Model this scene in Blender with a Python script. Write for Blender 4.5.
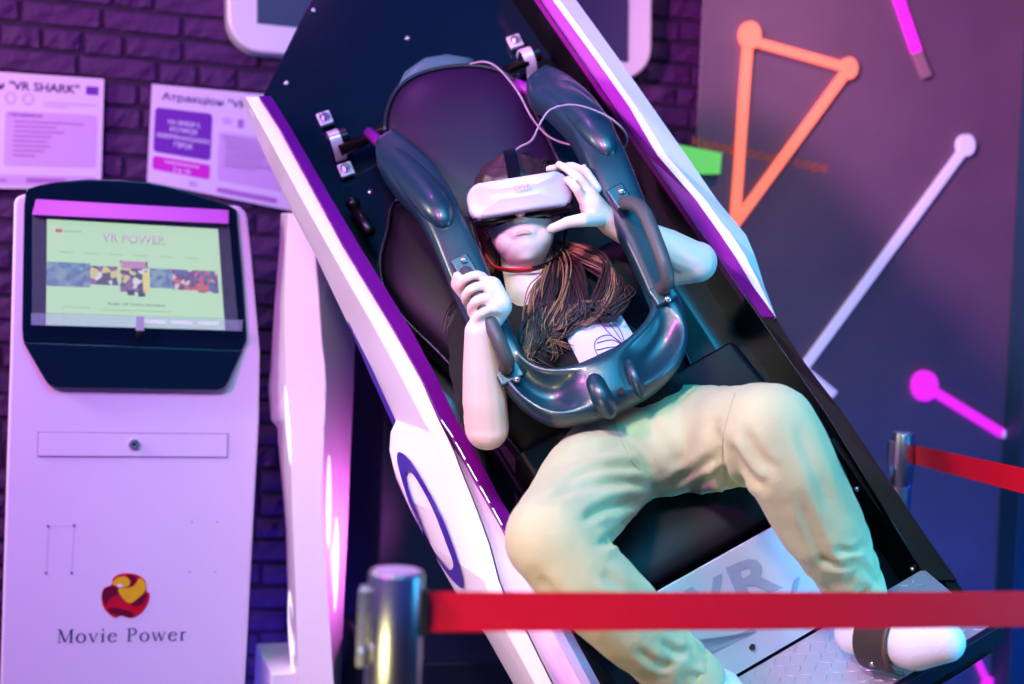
import bpy, bmesh, math, random
import numpy as np
from mathutils import Vector, Matrix, noise
from math import sin, cos, pi, radians as rad, atan

for o in list(bpy.data.objects): bpy.data.objects.remove(o)
SC = bpy.context.scene
COL = SC.collection
random.seed(7); np.random.seed(7)

# ------------------------------------------------------------------ camera
FPX = 1422.2
ROLL, PITCH = rad(2.5), rad(-1.57)
CAM = Vector((0, 0, 1.27))
FW = Vector((0, cos(PITCH), sin(PITCH)))
_U0 = Vector((0, -sin(PITCH), cos(PITCH))); _X0 = Vector((1, 0, 0))
RT = _X0*cos(ROLL) + _U0*sin(ROLL)
UP = _U0*cos(ROLL) - _X0*sin(ROLL)
cd = bpy.data.cameras.new('camera'); cam = bpy.data.objects.new('camera', cd); COL.objects.link(cam)
cd.lens = 50; cd.sensor_width = 36; cd.clip_start = .05
cam.matrix_world = Matrix(((RT.x, UP.x, -FW.x, CAM.x), (RT.y, UP.y, -FW.y, CAM.y), (RT.z, UP.z, -FW.z, CAM.z), (0, 0, 0, 1)))
cd.dof.use_dof = True; cd.dof.focus_distance = 2.62; cd.dof.aperture_fstop = 2.2
SC.camera = cam
# ------------------------------------------------------------------ world, lamps, exposure
w = bpy.data.worlds.new('room_dark'); SC.world = w; w.use_nodes = True
w.node_tree.nodes['Background'].inputs[0].default_value = (.015, .06, .55, 1)
w.node_tree.nodes['Background'].inputs[1].default_value = .30
SC.view_settings.view_transform = 'Standard'; SC.view_settings.look = 'None'
SC.view_settings.gamma = 1; SC.view_settings.use_curve_mapping = False
SC.view_settings.exposure = .62
def lamp(name, loc, target, col, power, sx, sy=None, spread=180):
    d = bpy.data.lights.new(name, 'AREA'); d.color = col; d.energy = power
    d.shape = 'RECTANGLE'; d.spread = rad(spread); d.size = sx; d.size_y = sy or sx
    o = bpy.data.objects.new(name, d); COL.objects.link(o); o.location = loc
    o.rotation_euler = (Vector(target)-Vector(loc)).to_track_quat('-Z', 'Y').to_euler(); return o
lamp('magenta_stage_light', (-1.7, .6, 2.5), (-.2, 3.4, 1.3), (1, .22, 1), 44, .35)
lamp('pink_wall_fill', (-1.75, .7, 2.6), (1.7, 4.5, 2.1), (1, .36, .80), 8, .3, None, 34)  # added beam, lifts the weak stage light on the plaster wall
lamp('warm_side_light', (-2.6, 2.4, 2.1), (0, 3.0, 1.2), (1, .92, .76), 22, .5)
lamp('white_key_light', (-.7, .4, 2.9), (.3, 2.6, .95), (1, .93, .82), 3.6, .3, None, 52)
lamp('amber_low_light', (-.6, 1.0, .4), (.35, 2.5, .75), (1, .84, .36), 1.0, .3, None, 60)
lamp('cyan_ceiling_panel', (.5, .9, 3.0), (.25, 2.8, 1.1), (.02, .48, .85), 12, 1.9, 1.2, 80)
lamp('cyan_side_light', (2.0, 1.9, 1.0), (.4, 2.6, .9), (.05, .55, 1), 4, .5, None, 70)
lamp('violet_wall_light', (-.9, 3.0, 3.1), (-.9, 4.2, 1.5), (.75, .2, 1), 5.5, .3)
lamp('rose_wall_light', (.85, 3.3, 3.1), (.78, 4.35, 1.9), (1, .55, .55), .9, .2, None, 50)
lamp('blue_wall_fill', (1.7, 3.75, .15), (1.45, 4.5, 1.1), (.01, .09, 1), 7, .5)  # added unseen lamp that tints the lower plaster wall navy
lamp('blue_brick_fill', (-.62, 3.75, .12), (-.62, 4.25, .7), (.12, .1, 1), 2.2, .15)  # added unseen lamp for the blue-violet on the low bricks
lamp('magenta_base_light', (-.15, 3.32, .66), (-.6, 3.36, .72), (1, .16, .9), .8, .1, None, 120)

# ------------------------------------------------------------------ helpers
class Frame:
    def __init__(s, O, X, Y):
        s.O, s.X, s.Y = Vector(O), Vector(X).normalized(), Vector(Y).normalized(); s.Z = s.X.cross(s.Y)
    def w(s, x, y, z=0): return s.O + s.X*x + s.Y*y + s.Z*z
    def at(s, px, py, z=0):
        d = FW + RT*((px-512)/FPX) - UP*((py-342)/FPX)
        P0 = s.O + s.Z*z
        return CAM + d*((P0-CAM).dot(s.Z)/d.dot(s.Z))
    def loc(s, px, py, z=0):
        p = s.at(px, py, z)-s.O
        return p.dot(s.X), p.dot(s.Y)
def PX(px, py, d): return CAM + (FW + RT*((px-512)/FPX) - UP*((py-342)/FPX))*d

def _lin(c): return c/12.92 if c <= .04045 else ((c+.055)/1.055)**2.4
def srgb(r, g, b): return (_lin(r/255), _lin(g/255), _lin(b/255), 1)
MATS = {}
def mat(name, col, rough=.5, metal=0, spec=.5, coat=0, var=.0, vscale=12, bump=0, bscale=60, emis=None, estr=0, alpha=1, sheen=0, sub=0):
    m = bpy.data.materials.new(name); m.use_nodes = True; nt = m.node_tree; b = nt.nodes['Principled BSDF']
    c = col if len(col) == 4 else (*col, 1)
    b.inputs['Base Color'].default_value = c; b.inputs['Roughness'].default_value = rough
    b.inputs['Metallic'].default_value = metal; b.inputs['Specular IOR Level'].default_value = spec
    b.inputs['Coat Weight'].default_value = coat; b.inputs['Coat Roughness'].default_value = .08
    b.inputs['Alpha'].default_value = alpha; b.inputs['Sheen Weight'].default_value = sheen
    if sub: b.inputs['Subsurface Weight'].default_value = sub; b.inputs['Subsurface Radius'].default_value = (.012, .004, .002)
    if emis: b.inputs['Emission Color'].default_value = emis if len(emis) == 4 else (*emis, 1); b.inputs['Emission Strength'].default_value = estr
    if var or bump:
        tc = nt.nodes.new('ShaderNodeTexCoord')
    if var:
        n = nt.nodes.new('ShaderNodeTexNoise'); n.inputs['Scale'].default_value = vscale; n.inputs['Detail'].default_value = 5
        mx = nt.nodes.new('ShaderNodeMix'); mx.data_type = 'RGBA'
        mx.inputs[6].default_value = tuple(max(0, v*(1-var)) for v in c[:3])+(1,); mx.inputs[7].default_value = tuple(min(1, v*(1+var)) for v in c[:3])+(1,)
        nt.links.new(tc.outputs['Object'], n.inputs['Vector']); nt.links.new(n.outputs['Fac'], mx.inputs[0]); nt.links.new(mx.outputs[2], b.inputs['Base Color'])
    if bump:
        n2 = nt.nodes.new('ShaderNodeTexNoise'); n2.inputs['Scale'].default_value = bscale; n2.inputs['Detail'].default_value = 6
        bp = nt.nodes.new('ShaderNodeBump'); bp.inputs['Strength'].default_value = bump; bp.inputs['Distance'].default_value = .01
        nt.links.new(tc.outputs['Object'], n2.inputs['Vector']); nt.links.new(n2.outputs['Fac'], bp.inputs['Height']); nt.links.new(bp.outputs[0], b.inputs['Normal'])
    MATS[name] = m; return m
def root_loc(p):
    v = Vector((0, 0, 0))
    while p is not None: v = v + p.location; p = p.parent
    return v
def mk(name, verts, faces, m, parent=None, smooth=False, bevel=0, bseg=2, sub=0, autosmooth=None):
    me = bpy.data.meshes.new(name); o0 = root_loc(parent)
    vs = [(v[0]-o0.x, v[1]-o0.y, v[2]-o0.z) for v in verts]
    me.from_pydata(vs, [], [list(map(int, f)) for f in faces]); me.materials.append(MATS[m] if isinstance(m, str) else m)
    bm = bmesh.new(); bm.from_mesh(me); bmesh.ops.recalc_face_normals(bm, faces=bm.faces); bm.to_mesh(me); bm.free()
    if smooth: me.polygons.foreach_set('use_smooth', [True]*len(me.polygons))
    o = bpy.data.objects.new(name, me); COL.objects.link(o); o.parent = parent
    if bevel:
        b = o.modifiers.new('bevel', 'BEVEL'); b.width = bevel; b.segments = bseg; b.limit_method = 'ANGLE'; b.angle_limit = rad(35)
        me.polygons.foreach_set('use_smooth', [True]*len(me.polygons)); b.harden_normals = True
    if sub: s = o.modifiers.new('sub', 'SUBSURF'); s.levels = sub; s.render_levels = sub
    return o
def thing(name, label, cat, loc, group=None):
    o = bpy.data.objects.new(name, None); COL.objects.link(o); o.location = loc; o.empty_display_size = .05
    o['label'] = label; o['category'] = cat
    if group: o['group'] = group
    return o
def tag(o, label, cat, group=None):
    o['label'] = label; o['category'] = cat
    if group: o['group'] = group
    return o
class MB:
    """collects closed shapes into one mesh"""
    def __init__(s): s.v = []; s.f = []
    def add(s, v, f):
        n = len(s.v); s.v += [Vector(p) for p in v]; s.f += [[i+n for i in q] for q in f]; return s
    def prism(s, poly, off):
        n = len(poly); off = Vector(off); v = list(poly)+[Vector(p)+off for p in poly]
        return s.add(v, [list(range(n)), list(range(2*n-1, n-1, -1))]+[[i, (i+1) % n, (i+1) % n+n, i+n] for i in range(n)])
    def box(s, c, ax, d):
        c = Vector(c); X, Y, Z = [Vector(a)*h/2 for a, h in zip(ax, d)]
        v = [c+X*i+Y*j+Z*k for k in (-1, 1) for j in (-1, 1) for i in (-1, 1)]
        return s.add(v, [[0, 2, 3, 1], [4, 5, 7, 6], [0, 1, 5, 4], [2, 6, 7, 3], [0, 4, 6, 2], [1, 3, 7, 5]])
    def rings(s, R, cap=True, close=False):
        n = len(R[0]); v = [p for r in R for p in r]; f = []
        for i in range(len(R)-1+(1 if close else 0)):
            a, b = i*n, ((i+1) % len(R))*n
            f += [[a+j, a+(j+1) % n, b+(j+1) % n, b+j] for j in range(n)]
        if cap and not close: f += [list(range(n-1, -1, -1)), [len(v)-n+j for j in range(n)]]
        return s.add(v, f)
    def tube(s, pts, r, seg=10, flat=1.0, flatdir=None):
        pts = [Vector(p) for p in pts]; n = len(pts)
        rr = r if hasattr(r, '__len__') else [r]*n
        R = []; nrm = None
        for i, p in enumerate(pts):
            t = (pts[min(i+1, n-1)]-pts[max(i-1, 0)]).normalized()
            if flatdir is not None: nrm = Vector(flatdir)
            elif nrm is None: nrm = Vector((0, 0, 1)) if abs(t.z) < .9 else Vector((1, 0, 0))
            nrm = (nrm-t*nrm.dot(t)).normalized(); b = t.cross(nrm)
            R.append([p+(nrm*cos(2*pi*j/seg)*flat+b*sin(2*pi*j/seg))*rr[i] for j in range(seg)])
        return s.rings(R)
    def ball(s, c, ax, r, nu=14, nv=10):
        c = Vector(c); X, Y, Z = [Vector(a)*k for a, k in zip(ax, r if hasattr(r, '__len__') else (r, r, r))]
        R = [[c+X*(sin(pi*i/nv)*cos(2*pi*j/nu))+Y*(sin(pi*i/nv)*sin(2*pi*j/nu))+Z*cos(pi*i/nv) for j in range(nu)] for i in range(1, nv)]
        v = [p for q in R for p in q]; f = []
        for i in range(nv-2):
            f += [[i*nu+j, i*nu+(j+1) % nu, (i+1)*nu+(j+1) % nu, (i+1)*nu+j] for j in range(nu)]
        v += [c+Z, c-Z]; k = len(v)
        f += [[k-2, (j+1) % nu, j] for j in range(nu)]+[[k-1, (nv-2)*nu+j, (nv-2)*nu+(j+1) % nu] for j in range(nu)]
        return s.add(v, f)
    def build(s, name, m, parent=None, **k): return mk(name, s.v, s.f, m, parent, **k)
XYZ = (Vector((1, 0, 0)), Vector((0, 1, 0)), Vector((0, 0, 1)))
def cr(P, n=6, closed=False):
    """Catmull-Rom through tuples or vectors"""
    P = [np.array(p, float) for p in P]; out = []; N = len(P)
    for i in range(N if closed else N-1):
        g = (lambda k: P[k % N]) if closed else (lambda k: P[min(max(k, 0), N-1)])
        a, b, c, d = g(i-1), g(i), g(i+1), g(i+2)
        for k in range(n):
            t = k/n; out.append(.5*(2*b+(c-a)*t+(2*a-5*b+4*c-d)*t*t+(3*b-a-3*c+d)*t**3))
    if not closed: out.append(P[-1])
    return out
def crv(P, n=6, closed=False): return [Vector(p) for p in cr(P, n, closed)]
def cyl(p0, p1, r, seg=12): return MB().tube([p0, p1], r, seg)
def remesh(blob, voxel, it=4):
    me = bpy.data.meshes.new('tmp'); me.from_pydata([tuple(v) for v in blob.v], [], blob.f)
    bm = bmesh.new(); bm.from_mesh(me); bmesh.ops.recalc_face_normals(bm, faces=bm.faces); bm.to_mesh(me); bm.free()
    o = bpy.data.objects.new('tmp', me); COL.objects.link(o)
    r = o.modifiers.new('r', 'REMESH'); r.mode = 'VOXEL'; r.voxel_size = voxel
    s = o.modifiers.new('s', 'SMOOTH'); s.factor = .5; s.iterations = it
    dg = bpy.context.evaluated_depsgraph_get(); dg.update(); e = o.evaluated_get(dg).to_mesh()
    n = len(e.vertices); co = np.empty(n*3, 'f'); e.vertices.foreach_get('co', co); no = np.empty(n*3, 'f'); e.vertices.foreach_get('normal', no)
    fs = [list(p.vertices) for p in e.polygons]
    bpy.data.objects.remove(o); bpy.data.meshes.remove(me)
    return co.reshape(-1, 3), no.reshape(-1, 3), fs
class Blob(MB):
    def limb(s, pts, radii, seg=14):
        pts = [Vector(p) for p in pts]
        for p, r in zip(pts, radii): s.ball(p, XYZ, r, seg, 10)
        for i in range(len(pts)-1):
            if (pts[i+1]-pts[i]).length > 1e-4: s.tube([pts[i], pts[i+1]], [radii[i], radii[i+1]], seg)
        return s
def pillow(F, outline, z0, h, edge=.02, n=7, power=3, zf=None):
    """stuffed cushion: outline in frame coordinates, back at z0, rising to z0+h"""
    cx = sum(p[0] for p in outline)/len(outline); cy = sum(p[1] for p in outline)/len(outline)
    zf = zf or (lambda x, y: 0)
    R = [[F.w(x, y, z0+zf(x, y)) for x, y in outline]]
    for k in range(n+1):
        s = 1-(k/n)**1.6*.97; z = z0+edge+(h-edge)*(1-s**power)**.6
        R.append([F.w(cx+(x-cx)*s, cy+(y-cy)*s, z+zf(x, y)) for x, y in outline])
    return MB().rings(R)
def text(body, a, b, c, name, m, parent, fat=0, lift=(0, 0, 0)):
    """flat lettering: a baseline start, b baseline end, c cap-height point over a (world points)"""
    cu = bpy.data.curves.new('t', 'FONT'); cu.body = body; cu.offset = fat; cu.resolution_u = 3
    o = bpy.data.objects.new('t', cu); COL.objects.link(o)
    dg = bpy.context.evaluated_depsgraph_get(); dg.update()
    me = bpy.data.meshes.new_from_object(o.evaluated_get(dg))
    V = [v.co.copy() for v in me.vertices]; Fc = [list(p.vertices) for p in me.polygons]
    bpy.data.objects.remove(o); bpy.data.curves.remove(cu); bpy.data.meshes.remove(me)
    x0 = min(v.x for v in V); x1 = max(v.x for v in V); l = Vector(lift)
    return mk(name, [a+(b-a)*((v.x-x0)/(x1-x0))+(c-a)*(v.y/.73)+l for v in V], Fc, m, parent)
def poly(F, pts, z, name, m, parent, t=.0006):
    return MB().prism([F.at(x, y, z+t) for x, y in pts], F.Z*-t).build(name, m, parent)
def rrect(F, tl, tr, br, bl, r, n=4):
    """rounded quad in pixels"""
    P = [np.array(p, float) for p in (tl, tr, br, bl)]; out = []
    for i in range(4):
        p, a, b = P[i], P[i-1], P[(i+1) % 4]
        u = (a-p)/np.linalg.norm(a-p); v = (b-p)/np.linalg.norm(b-p)
        for k in range(n+1):
            q = k/n*pi/2; out.append(tuple(p+u*r*(1-sin(q))+v*r*(1-cos(q))))
    return out
def ellipse(c, rx, ry, rot=0, n=24):
    return [(c[0]+rx*cos(t)*cos(rot)-ry*sin(t)*sin(rot), c[1]+rx*cos(t)*sin(rot)+ry*sin(t)*cos(rot)) for t in [2*pi*k/n for k in range(n)]]

# ------------------------------------------------------------------ frames of the place
YAW = rad(17)
WX = Vector((cos(YAW), sin(YAW), 0)); WZ = Vector((0, 0, 1))
BACK = Frame((0, 4.38, 0), WX, WZ)               # brick wall plane
RIGHT = Frame((0, 4.08, 0), WX, WZ)              # plastered wall plane, proud of the brick
KIO = Frame(PX(130, 430, 3.3), WX, WZ)           # kiosk front
a_, th_, b_ = rad(31.4), rad(20.8), rad(27)
psi_ = -atan(sin(b_-a_)*cos(th_)/sin(th_))
c2w = lambda x, y, z: RT*x+UP*y-FW*z
POD = Frame(PX(585, 330, 2.8), c2w(cos(b_)*cos(psi_), sin(b_)*cos(psi_), -sin(psi_)), c2w(-sin(a_)*cos(th_), cos(a_)*cos(th_), -sin(th_)))
PZ = POD.Z

# ------------------------------------------------------------------ materials
mat('brick', srgb(74, 28, 88), .75, var=.35, vscale=18, bump=.5, bscale=45)
mat('mortar', srgb(50, 26, 62), .9, var=.3, vscale=30, bump=.4, bscale=80)
mat('plaster', srgb(106, 86, 100), .55, var=.18, vscale=5, bump=.25, bscale=14)
mat('teal_paint', srgb(22, 66, 82), .5, var=.2, vscale=9, bump=.1, bscale=30)
mat('floor_dark', srgb(52, 52, 64), .35, var=.2, vscale=6)
mat('white_paint', srgb(240, 236, 238), .32, coat=.25, var=.02, vscale=4)
mat('kiosk_white', srgb(240, 222, 244), .42, var=.03, vscale=3)
mat('violet_lit_trim', srgb(132, 4, 144), .5, coat=.0, var=.06, vscale=8)  # violet light on the rim bevels is put into this base colour
mat('violet_print', srgb(62, 34, 140), .4, var=.06)
mat('black_shell', srgb(6, 6, 9), .5, spec=.12, var=.2, vscale=10)
mat('black_matt', srgb(14, 14, 18), .6, var=.2, vscale=15)
mat('navy_gloss', srgb(6, 24, 38), .16, spec=.5, coat=.3, var=.25, vscale=3)
mat('column_dark', srgb(7, 20, 44), .5, spec=.3, var=.2, vscale=4)
mat('dark_metal', srgb(46, 40, 46), .3, metal=.8, var=.1)
mat('rubber', srgb(8, 50, 64), .38, spec=.8, coat=.2, var=.12, vscale=14, bump=.06, bscale=220)  # cyan reflections on the black plastic are put into this teal base
mat('grip', srgb(74, 74, 78), .48, spec=.5, var=.1, vscale=20, bump=.08, bscale=180)
mat('leather_lit', srgb(36, 10, 50), .46, spec=.35, sheen=.0, var=.15, vscale=8, bump=.03, bscale=300)  # magenta light on the headrest is mixed into this purple
mat('piping', srgb(20, 14, 34), .4)
mat('leather_black', srgb(12, 7, 18), .5, spec=.3, var=.15, vscale=8, bump=.03, bscale=300)
mat('steel', srgb(200, 200, 206), .25, metal=.9, var=.05)
mat('clamp', srgb(212, 206, 214), .3, metal=.3, var=.05)
mat('tread_plate', srgb(196, 196, 206), .3, metal=.55, var=.06, vscale=20)
mat('panel_white', srgb(196, 214, 226), .4, var=.03)
mat('letter_blue', srgb(152, 176, 200), .45, var=.04)
mat('red_belt', srgb(244, 0, 40), .6, var=.06, vscale=40, bump=.08, bscale=300)
mat('chrome', srgb(205, 208, 212), .32, metal=1)
mat('clear_plastic', srgb(200, 220, 235), .08, spec=.6, alpha=.22)
mat('screen_black', srgb(8, 14, 24), .12, coat=.5)
mat('pink_bar', srgb(196, 96, 204), .35, var=.05)
mat('paper', srgb(232, 214, 238), .6, var=.02)
mat('print_dark', srgb(70, 14, 104), .6)
mat('print_violet', srgb(116, 20, 168), .5)
mat('print_magenta', srgb(214, 12, 196), .5)
mat('print_pale', srgb(214, 176, 226), .6)
mat('print_mid', srgb(178, 116, 198), .6)
mat('print_white', srgb(240, 232, 244), .6)
mat('ink_navy', srgb(40, 44, 92), .5)
mat('logo_red', srgb(206, 12, 44), .35, var=.2, vscale=60); mat('logo_yellow', srgb(244, 196, 30), .35, var=.1, vscale=60); mat('logo_maroon', srgb(110, 4, 50), .35)
E1 = lambda n, c, s: mat(n, (.02, .02, .02, 1) if n.startswith('screen') else c, .5, emis=c, estr=s)
E1('screen_mint', srgb(196, 238, 190), .56); E1('screen_white', srgb(250, 252, 250), .62); E1('screen_blue', srgb(110, 150, 178), .5)
E1('screen_violet', srgb(112, 76, 128), .4); E1('screen_pink', srgb(206, 150, 196), .5); E1('screen_dark', srgb(54, 84, 78), .3)
E1('screen_yellow', srgb(230, 216, 120), .6); E1('screen_red', srgb(222, 110, 90), .5); E1('screen_grey', srgb(140, 180, 150), .5)
E1('led_orange', srgb(255, 122, 92), .62); E1('led_white', srgb(196, 186, 232), .42); E1('led_magenta', srgb(226, 36, 214), .7); E1('led_green', srgb(110, 220, 96), .36)
E1('lens_light', srgb(250, 240, 252), .5)
mat('tape_unlit', srgb(150, 120, 124), .5)
mat('rust_paint', srgb(196, 100, 44), .7, var=.3, vscale=40)
mat('skin', srgb(238, 212, 200), .48, sub=.1, var=.04, vscale=20)
mat('lips', srgb(222, 168, 156), .45)
mat('shirt', srgb(9, 6, 12), .85, sheen=.0, var=.2, vscale=30)
mat('trousers', srgb(192, 192, 146), .85, sheen=.2, var=.05, vscale=16, bump=.15, bscale=260)
mat('seam', srgb(170, 170, 132), .9)
mat('sock', srgb(232, 228, 234), .85, bump=.2, bscale=300)
mat('strap_brown', srgb(60, 42, 34), .55, var=.2)
mat('hair_dark', srgb(62, 36, 42), .4, var=.3, vscale=30)
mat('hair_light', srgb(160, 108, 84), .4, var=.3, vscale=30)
mat('headset_white', srgb(214, 200, 222), .3, coat=.3); mat('headset_black', srgb(14, 12, 20), .22, coat=.4)
mat('red_strap', srgb(206, 16, 30), .5); mat('cable', srgb(150, 130, 150), .45)

# ------------------------------------------------------------------ setting
def struct(o): o['kind'] = 'structure'; return o
struct(MB().box((0, 3.2, -.05), XYZ, (9, 9, .1)).build('floor', 'floor_dark'))
wb = struct(MB().prism([BACK.w(-2.6, 0, -.012), BACK.w(1.1, 0, -.012), BACK.w(1.1, 3.2, -.012), BACK.w(-2.6, 3.2, -.012)], BACK.Z*-.15).build('wall_back', 'mortar'))
# bricks
def brick_mesh(L, H, D, seed):
    rs = np.random.RandomState(seed); nx, ny = 6, 3; c = .006
    xs = np.linspace(-L/2, L/2, nx); ys = np.linspace(-H/2, H/2, ny)
    v = []; f = []
    for j, y in enumerate(ys):
        for i, x in enumerate(xs):
            e = (i in (0, nx-1)) or (j in (0, ny-1))
            v.append((x*(1-.0 if not e else .965)+rs.normal(0, .0016), y*(1 if not e else .9)+rs.normal(0, .0018), D-(.005 if e else 0)+rs.normal(0, .0028)))
    b = [(x, y) for x in xs for y in [ys[0]]]+[(xs[-1], y) for y in ys[1:]]+[(x, ys[-1]) for x in xs[-2::-1]]+[(xs[0], y) for y in ys[-2:0:-1]]
    idx = [i for i in range(nx)]+[j*nx+nx-1 for j in range(1, ny)]+[(ny-1)*nx+i for i in range(nx-2, -1, -1)]+[j*nx for j in range(ny-2, 0, -1)]
    for j in range(ny-1):
        for i in range(nx-1): f.append([j*nx+i, j*nx+i+1, (j+1)*nx+i+1, (j+1)*nx+i])
    n0 = len(v); v += [(x, y, 0) for x, y in b]; k = len(b)
    f += [[idx[i], n0+i, n0+(i+1) % k, idx[(i+1) % k]] for i in range(k)]
    return v, f
kinds = {}
for L_ in (.205, .15, .098):
    for q in range(4):
        v, f = brick_mesh(L_, .056, .014, int(L_*1000)+q*7)
        me = bpy.data.meshes.new('brick'); me.from_pydata(v, [], f); me.materials.append(MATS['brick'])
        kinds[(L_, q)] = (me, v, f)
Brot = Matrix((WX, WZ, BACK.Z)).transposed().to_euler()
far = MB(); nb = 0
def proj(P):
    d = P-CAM; z = d.dot(FW); return 512+FPX*d.dot(RT)/z, 342-FPX*d.dot(UP)/z
yy = .03; row = 0
while yy < 3.15:
    xx = -2.0+random.uniform(0, .2)
    while xx < .78:
        L_ = random.choice((.205, .205, .15, .098, .098)); c = BACK.w(xx+L_/2, yy+random.uniform(-.003, .003), -.012); px, py = proj(c)
        ok = (-25 < px < 300 and -20 < py < 225) or (-20 < px < 32 and py < 700) or (234 < px < 296 and py < 700) or (645 < px < 705 and -20 < py < 180)
        me, v, f = kinds[(L_, random.randrange(4))]
        if ok and nb < 300:
            o = bpy.data.objects.new('brick', me); COL.objects.link(o); o.parent = wb; o.location = c; nb += 1
            o.rotation_euler = (Brot.x+random.uniform(-.01, .01), Brot.y, Brot.z)
        else:
            far.add([c+WX*p[0]+WZ*p[1]+BACK.Z*p[2] for p in v], f)
        xx += L_+.013
    yy += .0685; row += 1
bw = far.build('brickwork', 'brick', wb); bw['kind'] = 'stuff'
# plastered wall on the right, standing proud of the brick
lx = RIGHT.loc(698, 100)[0]; rx = RIGHT.loc(1010, 300)[0]
lx2 = BACK.loc(712, 100, -.07)[0]
wr = struct(MB().rings([[RIGHT.w(lx, h), RIGHT.w(2.6, h), BACK.w(2.6, h, -.07), BACK.w(lx2, h, -.07)] for h in (0, 3.2)]).build('wall_right', 'plaster', bevel=.004))
tr = struct(MB().box(RIGHT.w(rx+.11, 1.6, .05), (WX, WZ, RIGHT.Z), (.22, 3.2, .1)).build('trim_1', 'teal_paint', bevel=.006))
for k in range(3):
    MB().box(RIGHT.w(rx+.04+.072*k, 1.6, .104), (WX, WZ, RIGHT.Z), (.064, 3.2, .012)).build('plank', 'teal_paint', tr, bevel=.003)
# lettering on the plaster, worn and hardly readable
text('Калейдоскоп сорє', RIGHT.at(692, 146, .001), RIGHT.at(828, 173, .001), RIGHT.at(693, 136, .001), 'wall_lettering', 'rust_paint', wr, .01)
# ------------------------------------------------------------------ light lines on the plaster
def led(name, label, segs, dots, loc_px, part_mats=None):
    base = RIGHT.at(*loc_px, 0); t = thing(name, label, 'wall light', base, 'light lines on the plaster wall')
    for (p, q, wd, m) in segs:
        p = np.array(p, float); q = np.array(q, float); n = np.array([-(q-p)[1], (q-p)[0]]); n = n/np.linalg.norm(n)*wd/2
        MB().prism([RIGHT.at(*(p+n), .014), RIGHT.at(*(q+n), .014), RIGHT.at(*(q-n), .014), RIGHT.at(*(p-n), .014)], RIGHT.Z*-.014).build('light_strip', m, t)
    for (c, rx_, ry_, m) in dots:
        MB().prism([RIGHT.at(*e, .018) for e in ellipse(c, rx_, ry_)], RIGHT.Z*-.018).build('light_disc', m, t)
led('light_line', 'orange light line triangle with two round nodes on the plaster wall',
    [((750, 40), (850, 68), 9, 'led_orange'), ((749, 40), (736, 222), 9, 'led_orange'), ((850, 68), (733, 228), 9, 'led_orange')],
    [((751, 35), 10.5, 14, 'led_orange'), ((850, 68), 8, 11, 'led_orange')], (740, 225))
led('light_line', 'long white diagonal light line with one round node', [((966, 148), (806, 366), 8, 'led_white'), ((800, 366), (835, 395), 8, 'led_white')], [((967, 145), 8.5, 11, 'led_white')], (810, 360))
led('light_line', 'magenta light line coming from the ceiling with a dull unlit end', [((890, -30), (918, 52), 9, 'led_magenta'), ((918, 52), (928, 77), 9, 'tape_unlit')], [], (925, 75))
led('light_line', 'magenta light line with a big round node meeting a white line', [((926, 386), (1004, 434), 9, 'led_magenta'), ((1004, 436), (1060, 402), 9, 'led_white')], [((926, 386), 12.5, 15.5, 'led_magenta')], (960, 410))
led('light_line', 'short pink light line low on the wall near the sock', [((955, 610), (990, 686), 5, 'led_magenta')], [((992, 688), 8, 10, 'led_magenta')], (975, 660))
tag(poly(RIGHT, [(660, 141), (722, 153), (720, 174), (660, 174)], .012, 'green_sign', 'led_green', None, .012), 'small glowing green sign on the plaster wall behind the pod rim', 'sign')
# ------------------------------------------------------------------ white framed display on the brick wall
dsp = thing('framed_display', 'white rounded display frame with dark screen high on the brick wall', 'display', BACK.at(440, 66, .0))
fr = rrect(BACK, (224, -330), (655, -330), (652, 82), (228, 50), 34, 6)
MB().prism([BACK.at(x, y, .09) for x, y in fr], BACK.Z*-.09).build('frame', 'white_paint', dsp, bevel=.01)
MB().prism([BACK.at(x, y, .094) for x, y in [(257, -270), (630, -270), (628, 62), (257, 23)]], BACK.Z*-.004).build('screen', mat('display_grey', srgb(70, 66, 96), .25, var=.2, vscale=3), dsp)
# ------------------------------------------------------------------ posters
def poster(label, tl, tr_, br, bl, draw):
    t = thing('poster', label, 'poster', BACK.at((bl[0]+br[0])/2, (bl[1]+br[1])/2, .016), 'posters on the brick wall')
    MB().prism([BACK.at(x, y, .022) for x, y in (tl, tr_, br, bl)], BACK.Z*-.003).build('sheet', 'paper', t)
    def q(u, v): return tuple((np.array(tl)*(1-u)+np.array(tr_)*u)*(1-v)+(np.array(bl)*(1-u)+np.array(br)*u)*v)
    def rect(u0, v0, u1, v1, m, name='print_block', r=0, z=.0225):
        c = [q(u0, v0), q(u1, v0), q(u1, v1), q(u0, v1)]
        return poly(BACK, rrect(BACK, *c, r) if r else c, z, name, m, t, .0004)
    def tx(s, u0, u1, v, h, m, fat=.0, z=.0236):
        a, b, c = q(u0, v), q(u1, v), q(u0, v-h)
        return text(s, BACK.at(*a, z), BACK.at(*b, z), BACK.at(*c, z), 'lettering', m, t, fat)
    draw(rect, tx, q, t)
def body_lines(rect, u0, u1, v0, rows, m='print_mid'):
    for k, (s, e) in enumerate(rows): rect(u0+(u1-u0)*s, v0+k*.033, u0+(u1-u0)*e, v0+k*.033+.012, m, 'print_line')
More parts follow.
